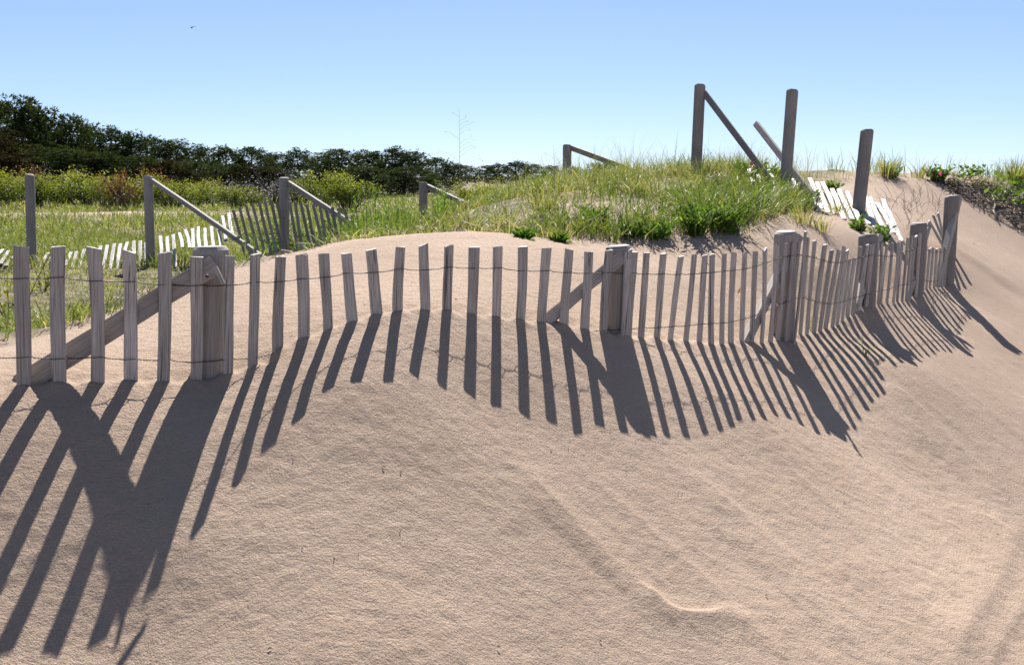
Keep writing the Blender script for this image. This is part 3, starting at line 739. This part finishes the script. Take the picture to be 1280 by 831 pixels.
# meadow behind on the left
def bare_patch(x, y): return sstep(.1, .6, 1 - np.abs((y - 23.5) / 2.6) - .12 * np.abs(x + 10.5) / 2 + .35 * fbm(x * .8, y * .8, 69, 2))
def field_keep(x, y): return (1 - .93 * bare_patch(x, y)) * np.clip(.75 + .6 * fbm(x * .7, y * .7, 67, 2), .15, 1) * (y > veg_edge(x) + .3)
def thin_keep(x, y): return np.clip(.45 + 1.0 * fbm(x * 1.1, y * 1.1, 68, 2), 0.02, 1) * (y > veg_edge(x) + .05)
def left_of_hump(f): return lambda x, y: f(x, y) * (x < -.1 * (14 - np.minimum(y, 14)) - .3)
sets = [tufts(3000, (-8.5, .4), (9.6, 15.5), (12, 20), (.14, .30), (.005, .009), left_of_hump(field_keep), .09, (.2, .9), (.25, .72), .14),
        tufts(4600, (-6.2, -.8), (3.5, 9.2), (8, 18), (.05, .17), (.003, .006), left_of_hump(lambda x, y: thin_keep(x, y) * (1 - .75 * sstep(6.8, 8.0, y))), .05, (.2, .9), (.15, .7), .3),
        tufts(2600, (-6.4, -.9), (6.4, 9.6), (8, 16), (.025, .075), (.004, .007), left_of_hump(field_keep), .06, (.2, .9), (.2, .75), .25),
        tufts(300, (-1.75, -.6), (6.2, 9.4), (12, 24), (.22, .46), (.004, .007), lambda x, y: np.clip(.6 + .6 * fbm(x * 1.5, y * 1.5, 64, 2), .1, 1) * (x < -.112 * y), .06, (.1, .7), (.05, .6), .12),
        tufts(160, (-2.6, -.9), (6.6, 9.0), (12, 24), (.14, .3), (.004, .007), left_of_hump(field_keep), .06, (.2, .8), (.15, .6), .15),
        tufts(3400, (-18, 5), (15, 26), (10, 16), (.16, .32), (.010, .018), field_keep, .18, (.2, .9), (.25, .72), .12),
        tufts(3000, (-34, 9), (25, 48), (8, 12), (.18, .34), (.02, .034), lambda x, y: field_keep(x, y), .4, (.2, .9), (.25, .75), .12)]
grass_obj('meadow_grass', sets, M['grass'], 'yellow green meadow grass filling the hollow behind the dune', 'grass')
# straw, dead stems and leaf litter lying on the bare sand of the hump
mb = MB()
for k in range(900):
    x = random.uniform(-1.6, 2.6) if k < 650 else random.uniform(-3.6, -.9); y = float(veg_edge(x)) + abs(random.gauss(0, .9)) + .03
    if y > 8.8: continue
    z = gz(x, y) + .02; a = random.uniform(0, 6.28); L = random.uniform(.04, .16); h = random.uniform(0, .05)
    mb.tube([(x, y, z - .02), (x + L * .5 * math.cos(a), y + L * .5 * math.sin(a), gz(x + L * .5 * math.cos(a), y + L * .5 * math.sin(a)) + h + .01), (x + L * math.cos(a + .3), y + L * math.sin(a + .3), gz(x + L * math.cos(a + .3), y + L * math.sin(a + .3)) + h * .6)], random.uniform(.001, .0026), 3, random.random(), False)
tag(link('dry_stalks', mb.mesh('dry_stalks'), M['dead']), 'dry grey stalks littering the bare sand among the dune grass', 'litter', kind='stuff')

# ------------------------------------------------------------------ single plants
def rdir(up=.4):
    a = random.uniform(0, 6.283); return Vector((math.cos(a), math.sin(a), up)).normalized()
def leafy_plant(name, loc, label, cat, stems, h, leaf, wid, mat, per=16, spread=.5, group=None, tint=(.1, .9), stem_mat='stem', bare=.1):
    t = thing(name, loc, label, cat, group); L0 = Vector([float(v) for v in loc])
    sm = MB(); lf = MB()
    for k in range(stems):
        d = rdir(random.uniform(.9, 2.2) / max(spread, .05)); hh = h * random.uniform(.6, 1.05)
        bend = Vector((random.gauss(0, .12), random.gauss(0, .12), 0)) * hh
        root = L0 + Vector((random.gauss(0, .02), random.gauss(0, .02), -.03))
        pts = [root + d * hh * u + bend * u * u for u in (0, .33, .66, 1)]
        sm.tube(pts, [.004 * h / .3 + .001, .003, .0022, .001], 4)
        for j in range(per):
            u = bare + (1 - bare) * (j + random.random()) / per; p = root + d * hh * u + bend * u * u
            ld = rdir(random.uniform(.1, 1.1)) + d * .4
            s_ = random.uniform(.7, 1.15) * (1.1 - .45 * u)
            lf.leaf(p, ld, leaf * s_, wid * s_, None, random.uniform(*tint), random.uniform(.0, .5))
    link('stem', sm.mesh('stem'), M[stem_mat], t)
    link('foliage', lf.mesh('foliage'), M[mat], t)
    return t
# dark green broad-leaved clumps on the face of the hump
for (px, py, h, st, lab) in [(742, 284, .17, 16, 'dark green leafy clump low on the hump, above the second fence post'),
                             (655, 297, .055, 8, 'small bright green seedling clump at the sand edge left of the second fence post'),
                             (868, 296, .24, 24, 'largest lush green leafy clump at the sand edge of the hump'),
                             (905, 290, .2, 18, 'bright green leafy clump at the sand edge just left of the third fence post'),
                             (822, 302, .15, 14, 'green leafy clump at the sand edge halfway between second and third fence posts'),
                             (790, 298, .13, 12, 'low green leafy clump right behind the second fence post'),
                             (700, 302, .06, 8, 'little green rosette at the sand edge between the pickets and the hump'),
                             (1000, 262, .13, 12, 'leafy green runner beside the foot of the crossed leaning post')]:
    leafy_plant('leafy_plant', ground(px, py), lab, 'plant', st, h, .075, .02, 'green', 14, .8, 'leafy plants along the sand edge')
for (px, py, h, lab) in [(1040, 237, .12, 'round green herb on bare sand above the fallen white laths'),
                         (1072, 288, .16, 'green grass-like plant at the foot of the solitary leaning post'),
                         (1100, 300, .15, 'green plant growing through the lower end of the fallen laths'),
                         (1010, 250, .13, 'green trailing plant between the crossed boards and the fallen laths'),
                         (1115, 222, .18, 'bushy green plant on the crest right of the solitary leaning post')]:
    leafy_plant('leafy_plant', ground(px, py), lab, 'plant', 12, h, .06, .02, 'green', 12, .9, 'leafy plants on the slope', (.2, 1.0))
# beach roses with pink flowers
def rose(px, py, h, lab, flowers, D=None):
    g_ = ground(px, py) if D is None else np.array([*at(px, py, D)[:2], gz(*at(px, py, D)[:2])])
    t = leafy_plant('beach_rose', g_, lab, 'rose bush', 22, h, .05, .028, 'green', 16, .9, None, (.0, .8))
    for (fx, fy) in flowers:
        c = Vector(at(fx, fy, g_[1] - .12)); mb = MB()
        for q in range(6):
            a = q * 1.047; mb.leaf(c, (math.cos(a), -.5, math.sin(a)), .022, .022, (0, -1, .3), random.random(), .1)
        link('flower', mb.mesh('flower'), M['pink'], t)
rose(936, 222, .24, 'beach rose with one pink flower between the two tall crest posts', [(939.5, 204.5)], 8.2)
rose(968, 225, .2, 'dark beach rose without flowers left of the crossed leaning post', [], 8.3)
rose(1172, 223, .2, 'beach rose with a pink flower on the right crest above the last fence post', [(1175.5, 217)], 8.95)
# tall slender weeds in the hollow, left of the short post
for k in range(60):
    px = random.choice([random.uniform(436, 514), random.uniform(440, 500), random.uniform(545, 562)]); D = random.uniform(6.4, 8.6); x = (px - 640) / FPX * D
    z = gz(x, D); top = CAMZ - (random.uniform(212, 262) - 222) / FPX * D
    leafy_plant('tall_weed', (x, D, z), 'slender upright green weed stalk in the stand left of the short braced post', 'weed', 1, max(.3, (top - z)), .055, .013, 'green', 44, .12, 'tall weeds behind the sand crest', (.3, 1.0), 'stem', .05)
# dry brown tussocks
def tussock(px, py, h, lab, n=90, D=None):
    g_ = ground(px, py) if D is None else np.array([at(px, py, D)[0], D, gz(at(px, py, D)[0], D)])
    P = np.stack([g_[0] + rng.normal(0, .035, n), g_[1] + rng.normal(0, .035, n), np.full(n, g_[2] - .01)], 1)
    v, f, t = blades(P, rng.uniform(.6, 1.1, n) * h, rng.uniform(.004, .007, n), rng.uniform(.1, .8, n), np.arctan2(P[:, 1] - g_[1], P[:, 0] - g_[0]), rng.uniform(.45, .95, n))
    me = mesh_np('grass_tussock', v, f); a = me.attributes.new('tint', 'FLOAT', 'POINT'); a.data.foreach_set('value', t.astype(np.float32))
    tag(link('grass_tussock', me, M['grass']), lab, 'grass tuft', 'grass tussocks')
tussock(573, 292, .2, 'brownish dry grass tussock at the sand crest right of the short braced post', 120, 5.6)
tussock(679, 272, .26, 'upright green and brown grass tussock standing alone on bare sand of the hump', 130)
tussock(703, 300, .14, 'small brown grass tussock at the sand edge below the hump', 70)
tussock(622, 285, .16, 'grass tussock beside dark dead stump at the sand crest', 70)
tussock(1108, 222, .26, 'dense dark grass tussock on the crest beside the solitary leaning post', 120)
tussock(1270, 232, .34, 'bushy grass tussock at the right edge of the picture on the crest', 160)
tussock(1003, 280, .17, 'loose grass tussock on the bank right of the lush hump grass', 60)
tussock(1028, 290, .15, 'sparse grass tussock below the left end of the fallen laths', 45)
tussock(1048, 268, .15, 'thin grass tussock growing among the fallen laths left of the solitary post', 45)
tussock(985, 262, .2, 'grass tussock at the foot of the crossed leaning post', 80)
tussock(1150, 222, .2, 'small grass tussock on the bare right crest', 50)
# single green blades on the clean sand by the fence
for (px, py, h, n, lab) in [(1014, 409, .13, 7, 'few green grass blades poking up between pickets right of the third post'),
                            (1083, 447, .10, 8, 'tiny grass sprig on the sand among the picket shadows')]:
    g_ = ground(px, py); P = np.stack([g_[0] + rng.normal(0, .012, n), g_[1] + rng.normal(0, .01, n), np.full(n, g_[2] - .005)], 1)
    v, f, t = blades(P, rng.uniform(.6, 1.2, n) * h, rng.uniform(.004, .006, n), rng.uniform(.2, 1.1, n), None, rng.uniform(.1, .7, n))
    me = mesh_np('grass_sprig', v, f); a = me.attributes.new('tint', 'FLOAT', 'POINT'); a.data.foreach_set('value', t.astype(np.float32))
    tag(link('grass_sprig', me, M['grass']), lab, 'grass')
# the bare branched stalk against the sky and thin seed heads
def bare_stalk(loc, top, lab, br):
    t = thing('dead_stalk', loc, lab, 'dead weed'); B = Vector([float(v) for v in loc]); T = Vector(top); mb = MB(); mb.tube([B - Vector((0, 0, .05)), B + (T - B) * .5 + Vector((.004, 0, 0)), T], [.0026, .0017, .0007], 4)
    link('stem', mb.mesh('stem'), M['twig_grey'], t)
    for k in range(br):
        u = .42 + .55 * k / br; p = B + (T - B) * u; s = 1 if (k % 5) else -1; L = (.10 * (1.15 - u)) / .6 * random.uniform(.8, 1.3)
        a = random.uniform(-.5, .5); mb = MB()
        q = [p, p + Vector((s * L * .6, a * L, L * .45)), p + Vector((s * L * 1.4, a * 2 * L, L * .75))]
        mb.tube(q, [.0009, .0007, .0004], 3)
        for e in range(3): mb.leaf(q[2] + Vector((random.gauss(0, .006), 0, random.gauss(0, .006))), rdir(.5), .007, .005)
        link('branch', mb.mesh('branch'), M['twig_grey'], t)
xs = (574 - 640) / FPX * 7.0
bare_stalk((xs, 7.0, gz(xs, 7.0)), at(574, 136, 7.0), 'tall bare branched dead stalk rising against the sky above the short post', 16)
xs = (697 - 640) / FPX * 7.5
bare_stalk((xs - .03, 7.5, gz(xs, 7.5)), at(692, 182, 7.5), 'thin dead seed stalk just left of the post topping the hump', 8)
# near yellow-leaved saplings seen between the first pickets
for (px, py, D, h, st, lab) in [(6, 400, 4.6, .5, 5, 'young yellow-leaved shrub at the left edge behind the first picket'),
                                (50, 345, 7.6, .42, 6, 'yellow-leaved shrub in front of the leftmost back post'),
                                (183, 360, 5.6, .2, 5, 'small yellow leafy sprout behind the brace left of the first round post'),
                                (300, 345, 6.8, .34, 7, 'yellow-leaved shrub under the sloping brace of the back fence')]:
    x = (px - 640) / FPX * D
    leafy_plant('yellow_shrub', (x, D, gz(x, D)), lab, 'shrub', st, h, .032, .02, 'lime', 22, .7, 'yellow-leaved shrubs near the fence', (.3, .85), 'bark', .3)
for k in range(7):
    px = 322 + k * 17.5 + random.uniform(-3, 3); D = random.uniform(9.6, 10.1); x = (px - 640) / FPX * D
    leafy_plant('green_shrub', (x, D, gz(x, D)), 'dark green leafy shrub behind the upright back laths, %s from the left of seven' % ['first', 'second', 'third', 'fourth', 'fifth', 'sixth', 'last'][k], 'shrub', 9, .5, .07, .045, 'green', 16, .6, 'green shrubs behind the back fence', (.0, .6))

# ------------------------------------------------------------------ root mat hanging over the right crest
c_ = ground(1225, 250)
rm = thing('root_mat', c_, 'dark overhanging mat of roots and dead stems on the right crest', 'roots')
mb = MB(); gl = MB()
edge = [(1178, 228, 234), (1190, 229, 243), (1205, 231, 251), (1222, 231, 262), (1240, 236, 273), (1258, 244, 280), (1275, 254, 290), (1300, 262, 305)]
ex = [e[0] for e in edge]; et = [e[1] for e in edge]; eb = [e[2] for e in edge]
for k in range(800):
    px = random.uniform(1178, 1310); a, b = np.interp(px, ex, et), np.interp(px, ex, eb)
    py = a + (b - a) * random.random() ** 1.3
    g_ = Vector(ground(px, py)); n = Vector((random.gauss(.1, .5), -.55, .35)).normalized()
    o = g_ + n * random.uniform(.0, .07) * (1 - (py - a) / (b - a) * .7)
    d = Vector((random.gauss(.25, .6), random.gauss(-.4, .35), random.gauss(-.25, .4))).normalized(); L = random.uniform(.05, .17)
    mb.tube([o, o + d * L * .5 + Vector((random.gauss(0, .012), random.gauss(0, .012), .01)), o + d * L + Vector((0, 0, -.02))], [.004, .003, .001], 3, .5, False)
link('roots', mb.mesh('roots'), M['root'], rm)
for (px, py) in [(1258, 234), (1267, 245), (1275, 250), (1210, 226), (1225, 224), (1247, 254), (1200, 226), (1278, 262)]:
    g_ = Vector(ground(px, py))
    for q in range(28): gl.leaf(g_ + Vector((random.gauss(0, .07), random.gauss(-.05, .05), random.uniform(.02, .12))), rdir(.8), .05, .03, None, random.random())
link('leaves', gl.mesh('leaves'), M['green'], rm)
mb = MB(); mb.tube([Vector(ground(*p)) + Vector((0, -.02, .03)) for p in [(1233, 243), (1239, 250), (1242, 262), (1240, 268), (1244, 276)]], [.006, .009, .008, .007, .006], 6)
mb.tube([Vector(ground(*p)) + Vector((0, -.02, .03)) for p in [(1241, 262), (1234, 256), (1230, 252)]], [.006, .004, .002], 5)
link('pale_root', mb.mesh('pale_root', True), M['dead'], rm)
# weedy dead stems on the bare slope
mb = MB()
for (px, py) in [(1130, 262), (1145, 268), (1160, 255), (1120, 250), (1172, 262), (1150, 245), (1105, 262), (1140, 280)]:
    for q in range(9):
        g_ = Vector(ground(px + random.gauss(0, 7), py + random.gauss(0, 5))); d = Vector((random.gauss(-.1, .4), random.gauss(0, .3), random.uniform(.4, 1))).normalized(); L = random.uniform(.06, .2)
        mb.tube([g_ - d * .02, g_ + d * L * .6, g_ + d * L + Vector((random.gauss(0, .03), 0, -.01))], [.002, .0015, .0007], 3, .5, False)
tag(link('dry_stalks', mb.mesh('dry_stalks'), M['dead']), 'wispy dry stems on the bare slope below the right crest', 'litter', kind='stuff')

# ------------------------------------------------------------------ distant trees and shrubs
def pine_proto(seed, mat, h=5.0, w=2.6):
    r = random.Random(seed); st = random.getstate(); random.seed(seed)
    t = bpy.data.objects.new('pine_tree', None); COL.objects.link(t)
    tr = MB(); cr = MB()
    lean = Vector((r.gauss(0, .12), r.gauss(0, .12), 0))
    tr.tube([Vector((0, 0, -.3)), lean * 1.5 + Vector((0, 0, h * .4)), lean * h * .5 + Vector((0, 0, h * .92))], [.11, .08, .03], 6)
    cl = []
    for k in range(44):
        u = .03 + .95 * (k / 44) + r.uniform(-.03, .03); a = k * 2.4 + r.uniform(-.5, .5)
        prof = (1 - (max(0, u - .25) / .8) ** 1.3 * .85)
        R = w * prof * r.uniform(.55, 1.1)
        b = lean * h * .5 * u + Vector((0, 0, h * u * .92)); e = b + Vector((math.cos(a) * R, math.sin(a) * R, r.uniform(.1, .55)))
        tr.tube([b, b + (e - b) * .5 + Vector((0, 0, -.08)), e], [.035, .022, .008], 4, .5, False)
        for q in range(5):
            p = b + (e - b) * r.uniform(.45, 1.08) + Vector((r.gauss(0, .22), r.gauss(0, .22), r.gauss(.08, .15))); cl.append((p, r.uniform(.22, .42)))
    cl.append((lean * h * .5 + Vector((0, 0, h * .98)), .3))
    for (p, R) in cl:
        tint = r.uniform(.05, .85)
        for q in range(11):
            v = Vector((r.gauss(0, 1), r.gauss(0, 1), r.gauss(.25, .8))).normalized()
            o = p + v * R * r.uniform(.2, 1.0) * Vector((1, 1, .7)).length / 1.57
            for s in range(3):
                d = (v + Vector((r.gauss(0, .6), r.gauss(0, .6), r.gauss(.3, .5)))).normalized()
                cr.leaf(o, d, r.uniform(.16, .30), r.uniform(.045, .085), None, min(1, max(0, tint + r.gauss(0, .12))), .1)
    link('trunk', tr.mesh('trunk'), M['bark'], t); link('crown', cr.mesh('crown'), mat, t)
    random.setstate(st); return t
def shrub_proto(seed, mat, name='leafy_shrub', h=1.2, w=1.2, n=3000, leaf=.075):
    r = random.Random(seed); st = random.getstate(); random.seed(seed)
    t = bpy.data.objects.new(name, None); COL.objects.link(t); tr = MB(); cr = MB(); tips = []
    for k in range(26):
        a = r.uniform(0, 6.28); R = w * math.sqrt(r.random()); z = h * (1 - .45 * (R / w) ** 2) * r.uniform(.6, 1.08)
        e = Vector((math.cos(a) * R, math.sin(a) * R, z)); tr.tube([(0.1 * math.cos(a), .1 * math.sin(a), -.1), e * .5 + Vector((0, 0, .1)), e], [.02, .014, .006], 4, .5, False); tips.append(e)
    for k in range(n):
        e = r.choice(tips); u = 1 - abs(r.gauss(0, .28)); p = e * max(.25, u) + Vector((r.gauss(0, .13), r.gauss(0, .13), r.gauss(0, .10)))
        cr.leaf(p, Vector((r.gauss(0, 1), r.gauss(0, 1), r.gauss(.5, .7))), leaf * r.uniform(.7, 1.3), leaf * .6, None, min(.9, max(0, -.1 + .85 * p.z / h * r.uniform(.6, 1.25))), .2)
    link('stems', tr.mesh('stems'), M['bark'], t); link('foliage', cr.mesh('foliage'), mat, t)
    random.setstate(st); return t
pines = [pine_proto(11 + k, M['needle']) for k in range(4)] + [pine_proto(31, M['brown_needle'])]
used = set()
def place(protos, k, loc, rz, sc, label, cat, group):
    src = protos[k]
    if (id(protos), k) not in used:
        used.add((id(protos), k)); o = src; o.location = loc; o.rotation_euler = (0, 0, rz); o.scale = sc
        for c in o.children: c.matrix_parent_inverse = Matrix.Identity(4)
    else:
        o = copy_tree(src, loc, rz, sc)
        for c in o.children: c.matrix_parent_inverse = Matrix.Identity(4)
    return tag(o, label, cat, group)
for lst in (pines,):
    for o in lst:
        for c in o.children: c.matrix_parent_inverse = Matrix.Identity(4)
ORD = ['first', 'second', 'third', 'fourth', 'fifth', 'sixth', 'seventh', 'eighth', 'ninth', 'tenth', 'eleventh', 'twelfth', 'thirteenth', 'fourteenth', 'fifteenth', 'sixteenth', 'seventeenth', 'eighteenth', 'nineteenth', 'twentieth', 'twenty-first', 'twenty-second', 'twenty-third', 'twenty-fourth', 'twenty-fifth']
sky_line = [(-25, 128, 47, 1.1), (8, 126, 50, .8), (30, 118, 47, 1.0), (58, 138, 52, .85), (85, 147, 50, .8), (107, 140, 49, .75), (128, 152, 53, .8), (152, 157, 55, .8), (176, 162, 53, .8), (203, 169, 56, .85), (232, 172, 55, .85), (262, 181, 60, .85), (290, 180, 62, .9), (322, 182, 62, .95), (352, 190, 66, 1.0), (383, 185, 60, .8), (407, 193, 58, .9), (430, 184, 52, 1.0), (463, 186, 58, .85), (490, 183, 54, .9), (518, 186, 55, .9), (545, 195, 60, .9)]
for k, (px, py, D, ws) in enumerate(sky_line):
    x = (px - 640) / FPX * D; z0 = gz(x, D); h = CAMZ - (py - 222) / FPX * D - z0
    lab = {0: 'dark pine cut by the left picture edge at the start of the tree line', 2: 'tallest dark pine near the left end of the tree line'}.get(k, 'dark pine, %s from the left along the skyline of the tree line' % ORD[k])
    s = h / 5.45; place(pines, k % 4, (x, D, z0), random.uniform(0, 6), (max(s, .85) * ws * random.uniform(1.05, 1.35), max(s, .85) * ws * 1.2, s), lab, 'tree', 'pine trees of the tree line')
low = [(-8, 165, 41, 4), (14, 160, 42, 4), (45, 178, 43, 1), (80, 180, 44, 2), (112, 185, 44, 0), (145, 190, 45, 3), (180, 193, 46, 1), (215, 198, 46, 4), (250, 200, 48, 2), (285, 203, 50, 0), (318, 204, 50, 4), (352, 208, 50, 3), (452, 205, 46, 2), (505, 207, 48, 1)]
for k, (px, py, D, pk) in enumerate(low):
    x = (px - 640) / FPX * D; z0 = gz(x, D); h = CAMZ - (py - 222) / FPX * D - z0; s = h / 5.45
    place(pines, pk, (x, D, z0), random.uniform(0, 6), (max(s, .7) * 1.3, max(s, .7) * 1.3, s), ('brown tinged' if pk == 4 else 'dark green') + ' low pine, %s from the left in the nearer row below the skyline' % ORD[k], 'tree', 'low pines in front of the tree line')
far = [(565, 203, 120), (585, 206, 150), (605, 206, 160), (628, 204, 150), (645, 200, 120), (668, 204, 140), (690, 206, 150), (720, 208, 150), (748, 201, 70), (800, 212, 150), (770, 212, 140)]
for k, (px, py, D) in enumerate(far):
    x = (px - 640) / FPX * D; z0 = gz(x, D); h = CAMZ - (py - 222) / FPX * D - z0; s = h / 5.45
    place(pines, k % 4, (x, D, z0), random.uniform(0, 6), (s * 2.2, s * 2.2, s), {8: 'small dark tree just right of the post topping the hump'}.get(k, 'far low tree, %s from the left on the horizon right of the tree line' % ORD[k]), 'tree', 'far trees on the horizon')
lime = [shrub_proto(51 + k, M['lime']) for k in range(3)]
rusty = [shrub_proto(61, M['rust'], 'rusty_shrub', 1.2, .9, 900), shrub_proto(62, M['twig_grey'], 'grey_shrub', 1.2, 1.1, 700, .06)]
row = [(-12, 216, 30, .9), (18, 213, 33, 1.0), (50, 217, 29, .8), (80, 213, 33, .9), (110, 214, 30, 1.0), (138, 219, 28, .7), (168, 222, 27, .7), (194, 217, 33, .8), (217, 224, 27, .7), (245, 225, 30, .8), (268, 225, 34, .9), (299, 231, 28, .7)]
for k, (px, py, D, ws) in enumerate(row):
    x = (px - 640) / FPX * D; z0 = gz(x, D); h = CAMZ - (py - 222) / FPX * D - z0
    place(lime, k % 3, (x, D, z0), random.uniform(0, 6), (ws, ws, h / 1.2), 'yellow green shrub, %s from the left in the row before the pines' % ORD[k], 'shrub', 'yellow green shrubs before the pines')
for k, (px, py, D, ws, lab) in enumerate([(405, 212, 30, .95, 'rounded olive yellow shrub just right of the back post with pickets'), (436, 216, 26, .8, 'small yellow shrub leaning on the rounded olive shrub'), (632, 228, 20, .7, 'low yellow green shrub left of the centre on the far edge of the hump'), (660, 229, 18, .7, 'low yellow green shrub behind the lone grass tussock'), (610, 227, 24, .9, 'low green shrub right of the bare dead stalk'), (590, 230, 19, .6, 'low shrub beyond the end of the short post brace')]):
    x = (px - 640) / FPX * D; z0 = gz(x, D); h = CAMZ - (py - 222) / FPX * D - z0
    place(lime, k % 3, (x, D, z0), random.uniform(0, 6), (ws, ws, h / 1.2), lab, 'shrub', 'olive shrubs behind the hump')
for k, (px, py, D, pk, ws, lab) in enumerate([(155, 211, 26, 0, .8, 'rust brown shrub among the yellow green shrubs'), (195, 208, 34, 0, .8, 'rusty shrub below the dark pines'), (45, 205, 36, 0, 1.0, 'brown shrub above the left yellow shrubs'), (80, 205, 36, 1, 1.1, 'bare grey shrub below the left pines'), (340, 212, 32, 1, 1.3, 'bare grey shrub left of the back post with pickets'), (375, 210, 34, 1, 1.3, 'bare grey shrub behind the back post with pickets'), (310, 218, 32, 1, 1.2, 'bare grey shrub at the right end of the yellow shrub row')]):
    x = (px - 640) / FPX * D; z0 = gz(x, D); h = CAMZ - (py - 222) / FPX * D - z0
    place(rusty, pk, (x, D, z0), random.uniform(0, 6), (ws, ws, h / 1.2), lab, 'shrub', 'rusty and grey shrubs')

# ------------------------------------------------------------------ bird
b0 = Vector(at(239.5, 35, 70))
bd = thing('bird', b0, 'small dark bird gliding high in the sky at upper left', 'bird')
mb = MB(); mb.tube([b0 + Vector((-.02, -.14, -.01)), b0 + Vector((0, -.06, 0)), b0 + Vector((0, .06, 0)), b0 + Vector((.01, .2, .01))], [.012, .05, .045, .008], 8); link('body', mb.mesh('body', True), M['bird'], bd)
for pts in ([(0, -.02, .02), (-.11, .02, .09), (-.2, .06, .17)], [(0, -.02, .02), (.16, .02, .07), (.33, .05, .10)]):
    v = []; f = []
    for i, p in enumerate(pts):
        c = (.075, .06, .012)[i]
        for (dy, dz) in ((-c, .004), (c, .002), (c, -.003), (-c, -.004)): v.append((b0.x + p[0], b0.y + p[1] + dy, b0.z + p[2] + dz))
    for i in range(2):
        for j in range(4): f.append((i * 4 + j, i * 4 + (j + 1) % 4, i * 4 + 4 + (j + 1) % 4, i * 4 + 4 + j))
    f.append((0, 1, 2, 3)); f.append((8, 9, 10, 11))
    me = bpy.data.meshes.new('wing'); me.from_pydata(v, [], f); link('wing', me, M['bird'], bd)

# ------------------------------------------------------------------ specks on the clean sand
mb = MB()
for k in range(46):
    px = random.uniform(150, 1270); py = random.uniform(520, 825) if k < 26 else random.uniform(300, 420)
    g_ = Vector(ground(px, py)); L = random.uniform(.003, .009); a = random.uniform(0, 3.14)
    d = Vector((math.cos(a), math.sin(a), .1)) * L
    mb.tube([g_ - d * .5 + Vector((0, 0, .002)), g_ + Vector((0, 0, .004)), g_ + d * .5 + Vector((0, 0, .002))], [.0008, .0016, .0006], 4, .5)
tag(link('sand_specks', mb.mesh('sand_specks'), M['root']), 'tiny dark bits of plant debris scattered on the clean sand', 'debris', kind='stuff')
